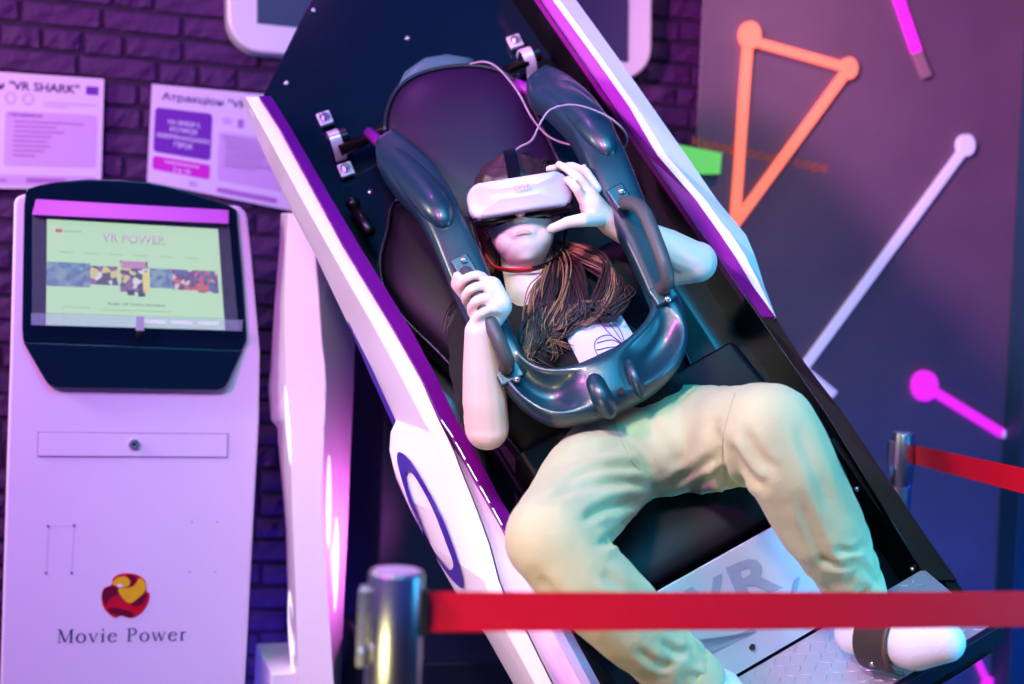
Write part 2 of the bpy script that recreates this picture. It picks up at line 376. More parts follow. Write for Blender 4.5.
def d1(rect, tx, q, t):
    tx('Атракціон "VR SHARK"', .06, .86, .145, .075, 'print_dark', .012)
    rect(.90, .075, .97, .15, 'print_violet'); rect(.03, .23, .40, .68, 'print_violet', r=4); rect(.03, .72, .40, .86, 'print_magenta', r=3)
    for c in (.475, .575):
        a = q(c, .22); ring = ellipse(a, 5.5, 5.8, n=18); inn = ellipse(a, 4.6, 4.9, n=18); n = 18
        mk('icon', [BACK.at(*p, .0226) for p in ring]+[BACK.at(*p, .0226) for p in inn], [[i, (i+1) % n, (i+1) % n+n, i+n] for i in range(n)], 'print_mid', t)
    rect(.66, .235, .96, .25, 'print_pale', 'print_line'); rect(.66, .265, .8, .278, 'print_pale', 'print_line')
    rect(.45, .33, .965, .80, 'print_pale', r=3)
    tx('ПРАВИЛА', .47, .66, .375, .028, 'print_violet', .01, .0238)
    for k, (s, e) in enumerate(((.02, .9), (.02, .55), (.02, .65), (.02, .5), (.02, .45), (.02, .48), (.02, .42), (.02, .3))):
        rect(.49+.45*s, .41+k*.042, .49+.45*e, .424+k*.042, 'print_mid', 'print_line', z=.0236)
    rect(.02, .88, .97, .97, 'print_pale', r=3)
    rect(.42, .92, .47, .94, 'print_mid', 'print_line', z=.0236); rect(.58, .905, .80, .945, 'print_mid', 'print_line', z=.0236)
poster('lilac printed poster above the left end of the kiosk', (-72, 67), (104, 79), (101, 190), (-78, 187), d1)
def d2(rect, tx, q, t):
    tx('Атракціон "VR', .07, .64, .145, .075, 'print_dark', .012)
    rect(.03, .23, .41, .68, 'print_violet', r=4); rect(.03, .72, .41, .86, 'print_magenta', r=3)
    tx('НА ВИБІР 5', .12, .33, .38, .045, 'print_white', .012); tx('РОЛИКІВ', .135, .315, .45, .045, 'print_white', .012)
    tx('АМЕРИКАНСЬКИХ', .045, .40, .525, .045, 'print_white', .012); tx('ГІРОК', .165, .29, .60, .05, 'print_white', .012)
    rect(.11, .755, .34, .767, 'print_white', 'print_line', z=.0236); tx('2 в 10', .165, .28, .845, .05, 'print_white', .012)
    rect(.48, .25, .54, .31, 'print_pale', 'icon'); rect(.58, .25, .62, .33, 'print_mid', 'icon')
    rect(.46, .39, .97, .85, 'print_pale', r=3)
    body_lines(rect, .48, .94, .43, ((.0, .9), (.05, .8), (.05, .85), (.05, .7), (.05, .85), (.05, .6), (.05, .8), (.05, .75), (.05, .5)))
    tx('90', .275, .325, .955, .05, 'print_mid'); rect(.46, .915, .86, .965, 'print_mid', r=2)
poster('lilac printed poster partly hidden by the left rim of the pod', (152, 84), (302, 98), (298, 212), (147, 182), d2)
# ------------------------------------------------------------------ kiosk
kb = Vector(KIO.at(127, 684)); kb.z = 0
kio = thing('ticket_kiosk', 'lilac white self service kiosk with lit screen and red ball logo', 'kiosk', kb)
def kz0(px_, py_): p = KIO.at(px_, py_, 0); return p
bot = lambda p: Vector((p.x, p.y, 0))
bl_, br_ = KIO.at(0, 684), KIO.at(245, 684)
ls = (KIO.at(8, 420)-bl_).normalized(); rs_ = (KIO.at(259, 420)-br_).normalized()
bodyp = [KIO.at(x, y) for x, y in [(16, 197), (24, 194), (231, 205), (240, 206), (247, 213), (252, 260), (260, 352), (259, 420)]]
b2 = br_-rs_*(br_.z/rs_.z); b1 = bl_-ls*(bl_.z/ls.z)
bodyp += [b2, b1, KIO.at(8, 420), KIO.at(10, 360), KIO.at(14, 203)]
MB().prism(bodyp, KIO.Z*-.42).build('body', 'kiosk_white', kio, bevel=.008, bseg=3)
arc = [(26, 189), (40, 185), (56, 182), (88, 179), (118, 179.5), (147, 182), (172, 187), (196, 194), (215, 200), (231, 206), (237, 210)]
bez = arc+[(243, 275), (247, 331), (247, 340), (243, 350), (23, 342), (22, 328), (23, 260), (24, 205)]
bz = MB().prism([KIO.at(x, y, .012) for x, y in bez], KIO.Z*-.10).build('screen_bezel', 'navy_gloss', kio, bevel=.004)
low = [(23, 342), (243, 350), (228, 383), (224, 388), (217, 390), (56, 387.5), (49, 385), (45, 380)]
zz = lambda y: .012+(.012 if y > 355 else 0)
lo = MB().add([KIO.at(x, y, zz(y)) for x, y in low]+[KIO.at(x, y, -.02) for x, y in low], [list(range(8)), list(range(15, 7, -1))]+[[i, (i+1) % 8, (i+1) % 8+8, i+8] for i in range(8)])
lo.build('console_ledge', 'navy_gloss', kio, bevel=.003)
sc_ = MB().prism([KIO.at(x, y, .0135) for x, y in [(32, 214), (230, 224), (238, 330), (32, 324)]], KIO.Z*-.0015).build('screen', 'screen_black', kio)
def sq(u, v):
    a, b, c, d = [np.array(p, float) for p in ((47, 219), (218, 229), (225, 330), (46, 325))]
    return tuple((a*(1-u)+b*u)*(1-v)+(d*(1-u)+c*u)*v)
def sr(u0, v0, u1, v1, m, name='screen_block', z=.0142, v00=None): return poly(KIO, [sq(u0, v0), sq(u1, v0), sq(u1, v1), sq(u0, v1)], z, name, m, sc_, .0004)
sr(0, 0, 1, 1, 'screen_mint', 'screen_image')
def st(s, u0, u1, v, h, m, fat=0): return text(s, KIO.at(*sq(u0, v), .0154), KIO.at(*sq(u1, v), .0154), KIO.at(*sq(u0, v-h), .0154), 'lettering', m, sc_, fat)
text('VR POWER', KIO.at(*sq(.325, .185), .0151), KIO.at(*sq(.685, .185), .0151), KIO.at(*sq(.325, .1), .0151), 'lettering', 'screen_grey', sc_, .02); st('VR POWER', .33, .68, .175, .075, 'screen_white', .01)
text('VR POWER', KIO.at(*sq(.33, .175), .0156), KIO.at(*sq(.68, .175), .0156), KIO.at(*sq(.33, .1), .0156), 'lettering', 'screen_pink', sc_, -.012)
sr(.05, .085, .09, .12, 'screen_red', z=.0148); sr(.1, .1, .2, .108, 'screen_grey', z=.0148)
for k in range(6): sr(.07+k*.145, .30, .15+k*.145, .306, 'screen_grey', z=.0148)
def photo_mat(name, cols, scale, strength):
    m = bpy.data.materials.new(name); m.use_nodes = True; nt = m.node_tree; b = nt.nodes['Principled BSDF']; b.inputs['Base Color'].default_value = (.02, .02, .02, 1)
    tc = nt.nodes.new('ShaderNodeTexCoord'); vo = nt.nodes.new('ShaderNodeTexVoronoi'); vo.inputs['Scale'].default_value = scale
    rp = nt.nodes.new('ShaderNodeValToRGB'); rp.color_ramp.interpolation = 'CONSTANT'; sp = nt.nodes.new('ShaderNodeSeparateColor')
    el = rp.color_ramp.elements; el[0].color = cols[0]; el[1].color = cols[1]; el[1].position = 1/len(cols)
    for k, c in enumerate(cols[2:]): e = el.new((k+2)/len(cols)); e.color = c
    nt.links.new(tc.outputs['Object'], vo.inputs['Vector']); nt.links.new(vo.outputs['Color'], sp.inputs[0]); nt.links.new(sp.outputs[0], rp.inputs[0]); nt.links.new(rp.outputs[0], b.inputs['Emission Color'])
    b.inputs['Emission Strength'].default_value = strength; MATS[name] = m; return m
photo_mat('photo_blue', [srgb(96, 140, 176), srgb(120, 160, 190), srgb(110, 120, 170), srgb(140, 176, 190)], 90, .5)
photo_mat('photo_mixed', [srgb(96, 70, 120), srgb(240, 240, 240), srgb(150, 110, 150), srgb(230, 220, 140), srgb(80, 90, 110)], 75, .5)
photo_mat('photo_warm', [srgb(110, 70, 120), srgb(214, 110, 96), srgb(230, 220, 220), srgb(90, 110, 170), srgb(120, 80, 120)], 80, .5)
for u0, v0, u1, v1, m, z in ((0, .40, .25, .63, 'photo_blue', .0148), (.25, .42, .41, .60, 'photo_mixed', .0148), (.42, .36, .58, .66, 'photo_mixed', .0150), (.43, .36, .57, .43, 'screen_pink', .0154), (.55, .46, .585, .66, 'screen_yellow', .0154), (.46, .64, .5, .69, 'screen_dark', .0154), (.52, .64, .56, .70, 'screen_dark', .0154),
                         (.59, .42, .72, .61, 'photo_blue', .0148), (.72, .42, .86, .62, 'photo_warm', .0148), (.86, .42, .98, .64, 'photo_warm', .0150)):
    sr(u0, v0, u1, v1, m, 'screen_photo', z=z)
st('Really VR Theme Shooters', .35, .67, .79, .025, 'screen_dark', .005)
sr(.09, .82, .25, .826, 'screen_grey', z=.0148); sr(.31, .835, .7, .841, 'screen_grey', z=.0148); sr(0, .885, 1, .89, 'screen_grey', z=.0148)
for k in range(3): sr(.55+k*.15, .92, .67+k*.15, .955, 'screen_white', z=.0148)
MB().add([KIO.at(x, y, z) for x, y, z in [(36, 199, .02), (229, 210, .02), (229, 224, .05), (32, 215, .05), (36, 199, .0), (229, 210, .0), (229, 224, .0), (32, 215, .0)]],
         [[0, 1, 2, 3], [7, 6, 5, 4], [0, 4, 5, 1], [1, 5, 6, 2], [2, 6, 7, 3], [3, 7, 4, 0]]).build('top_bar', 'pink_bar', kio, bevel=.003)
MB().prism([KIO.at(x, y, .06) for x, y in [(31, 313), (243, 320), (242, 331), (31, 325)]], KIO.Z*-.004).build('acrylic_lip', 'clear_plastic', kio)
MB().prism([KIO.at(x, y, .03) for x, y in [(32, 215), (229, 224), (239, 331), (32, 325)]], KIO.Z*-.002).build('acrylic_cover', mat('acrylic', srgb(210, 230, 240), .05, alpha=.07), kio)
cl_ = MB().prism([KIO.at(x, y, .068) for x, y in [(136, 316), (144, 316.5), (144, 331), (136, 330.5)]], KIO.Z*-.006).build('clip', 'clamp', kio, bevel=.001)
cyl(KIO.at(139, 331, .06), KIO.at(138, 338, .02), .005).build('clip_stem', 'black_matt', kio, smooth=True)
cp = MB().prism([KIO.at(x, y, .0035) for x, y in [(38.5, 433), (227.5, 434.5), (227, 457), (38.5, 456)]], KIO.Z*-.0035).build('service_flap', 'kiosk_white', kio, bevel=.001)
MB().prism([KIO.at(x, y, .0012) for x, y in [(37.5, 432), (228.5, 433.5), (228, 458), (37.5, 457)]], KIO.Z*-.0012).build('flap_gap', mat('gap', srgb(150, 104, 162), .8), kio)
lk = cyl(KIO.at(134, 444, .0), KIO.at(134, 444, .012), .0125, 20).build('lock', 'steel', cp, bevel=.002)
cyl(KIO.at(134, 444, .0115), KIO.at(134, 444, .0135), .004, 12).build('keyhole', 'black_matt', cp)
for x, y, r in ((48, 526, .0028), (74, 525.5, .0028), (46, 573, .0028), (71.5, 573, .0028), (192, 522, .0016), (217, 522, .0016), (190, 572, .0016), (215, 572, .0016)):
    cyl(KIO.at(x, y, 0), KIO.at(x, y, .002), r, 10).build('screw', 'print_dark', kio)
for (x, y, x2, y2) in ((48, 526, 46, 573), (74, 526, 71.5, 573), (48, 526, 74, 525.5)):
    MB().prism([KIO.at(x-.25, y, .0006), KIO.at(x+.25, y+.25, .0006), KIO.at(x2+.25, y2+.25, .0006), KIO.at(x2-.25, y2, .0006)], KIO.Z*-.0004).build('scribed_line', 'print_pale', kio)
LG = lambda pts: [(40+x/6.02, 560+y/6.02) for x, y in pts]
lg = MB().prism([KIO.at(x, y, .0012) for x, y in LG([tuple(p) for p in cr([(370, 215), (385, 170), (430, 150), (440, 110), (480, 85), (540, 80), (600, 95), (635, 130), (642, 190), (660, 200), (655, 250), (620, 310), (580, 340), (540, 350), (490, 335), (450, 348), (400, 310), (375, 265)], 3, True)])], KIO.Z*-.0012).build('logo', 'logo_red', kio)
def lgp(pts, m, z, smooth_=True):
    poly(KIO, LG([tuple(p) for p in cr(pts, 4, True)] if smooth_ else pts), z, 'logo_swirl', m, lg, .0003)
lgp([(372, 215), (388, 172), (430, 156), (470, 168), (478, 200), (420, 232), (395, 270)], 'logo_maroon', .0014)
lgp([(412, 292), (480, 292), (560, 320), (545, 345), (480, 332), (430, 322)], 'logo_maroon', .0014)
lgp([(438, 135), (465, 108), (510, 100), (540, 125), (530, 158), (485, 165), (445, 150)], 'logo_yellow', .0016)
lgp([(472, 175), (540, 168), (575, 145), (600, 112), (628, 130), (634, 180), (600, 222), (545, 258), (500, 232)], 'logo_yellow', .0015)
lgp([(520, 86), (570, 98), (580, 125), (545, 162), (548, 125)], 'logo_maroon', .0018)
lgp([(552, 268), (600, 222), (640, 197), (632, 240), (595, 275)], 'logo_maroon', .0018)
lgp([(465, 150), (485, 143), (500, 152), (490, 166), (472, 165)], 'print_white', .002)
# serif lettering, drawn stroke by stroke (unit: cap height 1)
def serif_glyphs(ch):
    S = []
    def ln(a, b, w): S.append((a, b, w))
    def sf(x, y, w=.26): S.append(((x-w/2, y), (x+w/2, y), .045))
    def arc(cx, cy, rx_, ry_, t0, t1, wt=.13, wn=.045, n=16):
        for k in range(n):
            t = rad(t0+(t1-t0)*k/n); t2 = rad(t0+(t1-t0)*(k+1)/n+2); S.append(((cx+rx_*cos(t), cy+ry_*sin(t)), (cx+rx_*cos(t2), cy+ry_*sin(t2)), wn+(wt-wn)*abs(cos((t+t2)/2))))
    if ch == 'M': ln((.13, 0), (.15, 1), .05); ln((.15, 1), (.5, .04), .13); ln((.5, .04), (.86, 1), .05); ln((.87, 0), (.87, 1), .13); sf(.13, .02); sf(.87, .02, .3); sf(.1, .98, .22); sf(.9, .98, .22); return S, 1.06
    if ch == 'o': arc(.32, .33, .26, .33, 0, 360); return S, .70
    if ch == 'v': ln((.06, .66), (.3, 0), .11); ln((.3, 0), (.52, .66), .05); sf(.08, .65, .22); sf(.51, .65, .18); return S, .64
    if ch == 'i': ln((.15, 0), (.15, .66), .12); sf(.15, .02, .28); sf(.1, .65, .16); ln((.15, .86), (.15, .99), .13); return S, .36
    if ch == 'e': arc(.31, .33, .25, .33, 20, 325); ln((.07, .38), (.53, .42), .05); return S, .64
    if ch == 'P': ln((.16, 0), (.16, 1), .13); sf(.16, .02, .34); sf(.12, .98, .24); arc(.3, .74, .29, .25, -90, 90, .13, .05); ln((.16, .98), (.31, .98), .05); ln((.16, .49), (.31, .49), .05); return S, .72
    if ch == 'w': ln((.05, .66), (.25, 0), .11); ln((.25, 0), (.44, .6), .05); ln((.42, .66), (.62, 0), .11); ln((.62, 0), (.82, .66), .05); sf(.07, .65, .2); sf(.42, .65, .18); sf(.81, .65, .18); return S, .94
    if ch == 'r': ln((.15, 0), (.15, .66), .12); sf(.15, .02, .28); sf(.1, .65, .16); arc(.32, .45, .17, .19, 160, 50, .05, .09, 6); return S, .5
    return S, .36
GL = []; x_ = 0
for ch in 'Movie Power':
    S, adv = serif_glyphs(ch); GL.append([((p[0]+x_, p[1]), (q[0]+x_, q[1]), w_) for p, q, w_ in S]); x_ += adv+.10
A_, B_, C_ = KIO.at(57, 643, .001), KIO.at(187, 640.5, .001), KIO.at(57.5, 629.5, .001)
for S in GL:
    mb = MB()
    for p, q, w_ in S:
        d = np.array(q)-np.array(p); n = np.array([-d[1], d[0]]); n = n/(np.linalg.norm(n)+1e-9)*w_/2; P4 = [np.array(p)+n, np.array(q)+n, np.array(q)-n, np.array(p)-n]
        mb.add([A_+(B_-A_)*(c[0]/(x_-.1))+(C_-A_)*c[1] for c in P4], [[0, 1, 2, 3]])
    if S: mb.build('letter', 'ink_navy', kio)
# ------------------------------------------------------------------ belt stanchions
def stanchion(label, px_, ytop, d, r, belt, clipside):
    top = PX(px_, ytop, d); base = Vector((top.x, top.y, 0)); t = thing('belt_stanchion', label, 'stanchion', base, 'belt stanchions')
    MB().tube([base+Vector((0, 0, .0)), base+Vector((0, 0, .012)), base+Vector((0, 0, .025))], [.17, .168, .05], 36).build('base_plate', 'dark_metal', t, smooth=False)
    cyl(base+Vector((0, 0, .02)), Vector((top.x, top.y, top.z-.13)), r*.93, 28).build('post', 'chrome', t, smooth=False, bevel=.001)
    MB().tube([Vector((top.x, top.y, top.z-h)) for h in (.135, .133, .004, .001, 0)], [r*.96, r, r, r*.97, r*.9], 32).build('belt_cassette', 'chrome', t, bevel=.001)
    cyl(top-Vector((0, 0, .0005)), top+Vector((0, 0, .0012)), r*.88, 28).build('top_cap', mat('cap_lilac', srgb(190, 160, 196), .4), t)
    c = top+Vector((clipside*(r+.004), 0, 0))
    MB().box(c+Vector((0, 0, -.055)), XYZ, (.012, .03, .07)).build('belt_receiver', 'chrome', t, bevel=.002)
    MB().box(c+Vector((0, -.012, -.10)), XYZ, (.01, .02, .02)).build('belt_receiver', 'chrome', t, bevel=.002)
    pts = [belt(k/16) for k in range(17)]
    R = []
    for a, b in pts: R.append([a, b, b+Vector((0, .0025, 0)), a+Vector((0, .0025, 0))])
    MB().rings(R).build('belt', 'red_belt', t)
    MB().box(pts[0][0]*.5+pts[0][1]*.5, XYZ, (.008, .02, .054)).build('belt_slot', 'black_matt', t, bevel=.001)
def belt1(t):
    x = 424+t*(1300-424); d = 1/(1/1.66+(1/1.9-1/1.66)*(x-424)/600)
    sag = 3*sin(pi*min(1, (x-424)/900)); return PX(x, 592+sag*.6-2*(x-424)/600, d), PX(x, 632+sag*.6-7*(x-424)/600, d)
stanchion('polished belt stanchion in the foreground with its red belt pulled out', 397, 571, 1.66, .0325, belt1, -1)
def belt2(t):
    x = 914+t*(1250-914); d = 1/(1/3.6+(1/2.65-1/3.6)*(x-914)/110)
    d = max(d, 1.4); y = 445+(x-914)*.21; return PX(x, y, d), PX(x, y+.048*FPX/d, d)
stanchion('dim far belt stanchion beside the light lines on the plaster wall', 904, 433, 3.6, .028, belt2, -1)

# ------------------------------------------------------------------ VR simulator pod
simb = Vector(PX(470, 500, 3.5)); simb.z = 0
sim = thing('vr_simulator', 'tilted white and black motion simulator pod with padded seat and shoulder restraint', 'simulator', simb)
P_ = POD.at
def strip(name, m, rows, parent=sim, thick=None, **k):
    """rows: list of equal-length lists of (px, py, z); a faceted sheet given thickness along -Z"""
    n = len(rows[0]); V = [P_(*p) for r in rows for p in r]; m_ = len(rows); off = PZ*-(thick or .02)
    V2 = [v+off for v in V]; N = len(V); f = []
    for i in range(m_-1):
        for j in range(n-1):
            a = i*n+j; f += [[a, a+1, a+n+1], [a, a+n+1, a+n], [N+a+n, N+a+n+1, N+a+1], [N+a+n, N+a+1, N+a]]
    rim = [j for j in range(n)]+[i*n+n-1 for i in range(1, m_)]+[(m_-1)*n+j for j in range(n-2, -1, -1)]+[i*n for i in range(m_-2, 0, -1)]
    f += [[rim[i], N+rim[i], N+rim[(i+1) % len(rim)], rim[(i+1) % len(rim)]] for i in range(len(rim))]
    return MB().add(V+V2, f).build(name, m, parent, **k)
RW = .3135                                        # half width between the rims
# black tub
ax = (POD.X, POD.Y, POD.Z)
bp = [POD.loc(x, y, -.15) for x, y in [(262, 98), (311, -2)]]
back = [(bp[0][0], bp[0][1]), (bp[1][0], bp[1][1]), (.16, bp[1][1]+.02), (RW+.02, bp[0][1]+.05), (RW+.02, -.86), (-RW-.01, -.86)]
bk = MB().prism([POD.w(x, y, -.15) for x, y in back], PZ*-.03).build('back_panel', 'navy_gloss', sim, bevel=.003)
for x, y in ((408, 38), (287, 83), (314, 10), (370, 192)):
    MB().ball(P_(x, y, -.148), ax, (.007, .007, .004), 10, 6).build('rivet', 'steel', bk, smooth=True)
for sgn, y1 in ((-1, POD.loc(264, 108, 0)[1]), (1, bp[0][1]+.02)):
    MB().prism([POD.w(sgn*(RW+.004), y, z) for y, z in [(y1, -.18), (y1, .0), (-.80, .0), (-.90, -.05), (-.90, -.18)]], POD.X*sgn*.02).build('tub_wall', 'black_shell', sim)
MB().prism([POD.w(x, -.88, z) for x, z in [(-RW, -.18), (RW, -.18), (RW, -.02), (-RW, -.02)]], POD.Y*-.02).build('tub_floor', 'black_shell', sim)
# left rim: white outer shell, paler front facet, inner bevel with violet light in its colour
Yl = [96, 130, 198, 250, 331, 380, 420, 432, 450, 470, 500, 521, 545, 581, 594, 629, 684, 760]
Xo = [240.5, 255, 287.5, 315, 353.5, 378, 396, 390.5, 389.3, 394, 407.5, 418.5, 431, 451.5, 459, 485, 516, 553]
Xr = [245, 264, 301, 330, 376, 402.5, 423, 430, 439, 447, 458, 464, 472, 484, 489, 505, 535, 575]
Xi = [258, 280, 317, 345, 394, 421.5, 439, 445, 453.5, 461, 473, 481, 489.5, 499, 504, 525, 552, 592]
Xp0 = [259, 281, 318, 346, 395, 422.5, 440.5, 449, 459, 470, 487, 499, 511, 528, 535, 552, 582, 622]
Xp1 = [271, 292, 331, 362, 412, 438, 457, 465, 475, 485, 501, 514, 527, 546, 552, 570, 600, 640]
rows_w = [[(xo, y, -.10), (xr, y, .0), (xi, y, .012)] for y, xo, xr, xi in zip(Yl, Xo, Xr, Xi)]
shell = strip('side_shell', 'white_paint', rows_w, thick=.05, bevel=.003)
strip('rim_bevel', 'violet_lit_trim', [[(a, y, .026), (b, y, .0)] for y, a, b in list(zip(Yl, Xp0, Xp1))[:13]], thick=.03)
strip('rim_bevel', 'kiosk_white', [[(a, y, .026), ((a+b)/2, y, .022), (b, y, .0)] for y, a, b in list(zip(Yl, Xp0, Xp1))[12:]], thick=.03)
strip('side_skirt', 'kiosk_white', [[(a+1.5, y, -.03), (b, y, .004)] for y, a, b in list(zip(Yl, Xi, Xp0))[6:]], thick=.02)
strip('inner_lip', 'black_shell', [[(b, y, .0), (b+16*(y-520)/160, y, -.01)] for y, b in list(zip(Yl, Xp1))[13:]], thick=.02)
for k in range(5):
    t0, t1 = 420+k*22, 420+k*22+17
    g = lambda t: np.interp(t, Yl, Xp0)+1.2
    MB().prism([P_(g(t0)-1, t0, .03), P_(g(t0)+.6, t0, .03), P_(g(t1)+.6, t1, .03), P_(g(t1)-1, t1, .03)], PZ*-.003).build('slot_trim', 'clamp', sim)
def zwh(x, y):
    xo, xr = np.interp(y, Yl, Xo), np.interp(y, Yl, Xr); t = (x-xo)/(xr-xo)
    return -.10+.10*t if t < 1 else .012*(x-xr)/(np.interp(y, Yl, Xi)-xr)
oe = cr([(397, 455), (401, 452.5), (411, 462), (428, 490), (444, 522), (458, 561), (463, 583), (461, 588), (448, 575), (428, 545), (410, 505), (399, 470)], 4, True)
ie = cr([(407, 472), (411, 472), (420, 485), (433, 510), (446, 543), (453, 563), (451, 570), (445, 566), (430, 545), (418, 515), (409, 490), (406, 477)], 4, True)
n = len(oe)
from mathutils.bvhtree import BVHTree
def surf(o):
    off = root_loc(o.parent); return BVHTree.FromPolygons([v.co+off for v in o.data.vertices], [list(p.vertices) for p in o.data.polygons])
def cast(bv, px, py, lift):
    d = (FW + RT*((px-512)/FPX) - UP*((py-342)/FPX)).normalized(); h = bv.ray_cast(CAM, d)
    return h[0]-d*lift if h[0] is not None else None
sbv = surf(shell)
OV = []; KR_ = 5
for q_ in range(KR_):
    for (x0, y0), (x1, y1) in zip(oe, ie):
        x, y = x0+(x1-x0)*q_/(KR_-1), y0+(y1-y0)*q_/(KR_-1); OV.append(cast(sbv, x, y, .010) or P_(x, y, zwh(x, y)+.005))
mk('oval_decal', OV, [[q_*n+i, q_*n+(i+1) % n, (q_+1)*n+(i+1) % n, (q_+1)*n+i] for q_ in range(KR_-1) for i in range(n)], 'violet_print', shell)
strip('shell_edge', 'violet_print', [[(x-2.5, y, -.112), (x+2, y, -.104)] for y, x in ((322, 350), (380, 375), (426, 396))], thick=.004, parent=shell)
# right rim
Yr = [-60, 0, 62, 108, 155, 200, 235, 256, 285, 317]
inn = lambda y: 540+.693*y
Xb = [512, 553, 598, 630, 657, 696, 721, 735, 752, 775]
Xs = [517, 559, 604, 637, 666, 705, 731, 745, 760, 775.5]
Xe = [532, 576, 621, 653, 686, 717, 746, 755, 764, 776]
strip('rim_bevel', 'violet_lit_trim', [[(inn(y), y, .0), (b, y, .02)] for y, b in zip(Yr, Xb)], thick=.03)
strip('side_shell', 'white_paint', [[(b+.3, y, .02), (s_, y, .028), (e, y, -.01)] for y, b, s_, e in zip(Yr, Xb, Xs, Xe)], thick=.03)
Yd = [296, 317, 363, 417, 482, 530, 580]
strip('rim_bevel', 'black_shell', [[(inn(y) if y < 420 else inn(y)+(y-420)*-.09, y, .001), (o_, y, .012)] for y, o_ in zip(Yd, [760, 775, 805, 846, 890, 922, 957])], thick=.03)
MB().tube([P_(inn(y)-.5+(0 if y < 420 else (y-420)*-.09), y, .004) for y in (-60, 60, 200, 317, 417, 482, 560)], .0014, 8).build('rim_wire', 'dark_metal', sim, smooth=True)
# gusset and bolts inside the right wall
MB().prism([POD.w(RW-.002, y, z) for y, z in [(-.42, -.13), (-.42, -.02), (-.70, -.02), (-.74, -.13)]], POD.X*-.012).build('gusset', 'black_shell', sim, bevel=.002)
for x, y in ((857, 489), (913, 569), (698, 272), (742, 374)):
    MB().ball(P_(x, y, -.03), ax, (.006, .006, .005), 10, 6).build('bolt', 'steel', sim, smooth=True)
# seat ---------------------------------------------------------------
seat = mk('seat', *(lambda b: (b.v, b.f))(MB().prism([POD.w(x, y, -.12) for x, y in [(-.24, -.52), (.24, -.52), (.25, .2), (.16, .62), (-.12, .62), (-.25, .2)]], PZ*-.028)), 'black_matt', sim)
hr = [POD.loc(x, y, -.03) for x, y in cr([(385, 128), (387, 104), (397, 84), (416, 70), (446, 62), (478, 61), (505, 68), (523, 86), (541, 118), (556, 150), (572, 185), (560, 215), (510, 235), (455, 225), (415, 200), (393, 165)], 4, True)]
pillow(POD, hr, -.13, .115, .07).build('headrest', 'leather_lit', seat, smooth=True)
ho = [POD.w(x, y, -.05) for x, y in hr]
MB().tube(ho+[ho[0]], .0055, 8).build('piping', 'piping', seat, smooth=True)
tb = cr([(395, 92), (412, 74), (438, 64), (470, 61), (474, 68), (440, 74), (415, 88), (402, 105)], 4, True)
pillow(POD, [POD.loc(x, y, -.09) for x, y in [(392, 98), (404, 74), (424, 60), (450, 56), (474, 60), (470, 80), (430, 95)]], -.13, .07, .04).build('headrest_back', mat('teal_leather', srgb(70, 110, 116), .4, var=.1), seat, smooth=True)
br = [POD.loc(x, y, -.03) for x, y in cr([(394, 196), (386, 225), (379, 255), (384, 285), (405, 315), (450, 360), (505, 430), (560, 470), (690, 400), (680, 330), (640, 240), (600, 180), (500, 190), (430, 190)], 4, True)]
pillow(POD, br, -.13, .10, .06, power=5).build('backrest', 'leather_black', seat, smooth=True)
bo = [POD.w(x, y, -.055) for x, y in br]; MB().tube(bo+[bo[0]], .0045, 8).build('piping', 'piping', seat, smooth=True)
# seat pan: rises to the front edge above the calf panel
R = []
for y, zt in ((-.16, .0), (-.24, .015), (-.34, .05), (-.43, .092), (-.485, .108), (-.515, .10), (-.53, .07)):
    R.append([POD.w(x, y, z) for x, z in [(-.25, -.1), (-.25, zt-.02), (-.235, zt+.006), (-.15, zt-.004), (0, zt-.012), (.15, zt-.004), (.235, zt+.006), (.25, zt-.02), (.25, -.1)]])
MB().rings(R).build('seat_cushion', 'leather_black', seat, bevel=.008, bseg=3)
# calf panel with lettering and foot plate
pt, pb = (-.535, .112), (-.712, .0)
pdir = (Vector((0, pt[0]-pb[0], pt[1]-pb[1]))).normalized()
CALF = Frame(POD.w(0, *pb), POD.X, POD.Y*pdir.y+PZ*pdir.z)
pl = (Vector((0, pt[0]-pb[0], pt[1]-pb[1]))).length
cpn = MB().prism([CALF.w(x, y, 0) for x, y in [(-.222, 0), (.21, 0), (.22, .012), (.222, pl-.02), (.21, pl), (-.222, pl)]], CALF.Z*-.006).build('calf_panel', 'panel_white', sim, bevel=.0015)
def ctext(s_, a, b, c, nm, m, fat=0): return text(s_, CALF.at(*a, .0012), CALF.at(*b, .0012), CALF.at(*c, .0012), nm, m, cpn, fat)
ctext('V', (694, 628), (733, 610), (683, 590), 'letter', 'letter_blue', .03)
ctext('R', (741, 605), (783, 586), (725, 567), 'letter', 'letter_blue', .03)
poly(CALF, [(791, 594), (797, 591), (800, 577), (795, 580)], .0008, 'letter_mark', 'letter_blue', cpn)
poly(CALF, [(704, 649), (754, 627), (756, 632), (708, 655), (698, 640)], .0008, 'letter_mark', 'letter_blue', cpn)
for x, y in ((849, 490), (877, 581), (752, 647)):
    cyl(CALF.at(x, y, 0), CALF.at(x, y, .002), .006, 14).build('bolt_hole', 'black_matt', cpn)
fd = Vector((0, -.150, .135)).normalized()
FOOT = Frame(POD.w(0, -.716, -.002), POD.X, -(POD.Y*fd.y+PZ*fd.z))
fp = MB().prism([FOOT.w(x, y, 0) for x, y in [(-.28, 0), (.30, 0), (.29, -.205), (-.28, -.205)]], FOOT.Z*-.012).build('foot_plate', 'tread_plate', sim, bevel=.002)
tread = []
me = bpy.data.meshes.new('tread_bar'); b = MB().ball((0, 0, 0), XYZ, (.0125, .0026, .0016), 8, 4); me.from_pydata([tuple(v) for v in b.v], [], b.f); me.materials.append(MATS['tread_plate'])
me.polygons.foreach_set('use_smooth', [True]*len(me.polygons))
mb = MB(); fx = FOOT
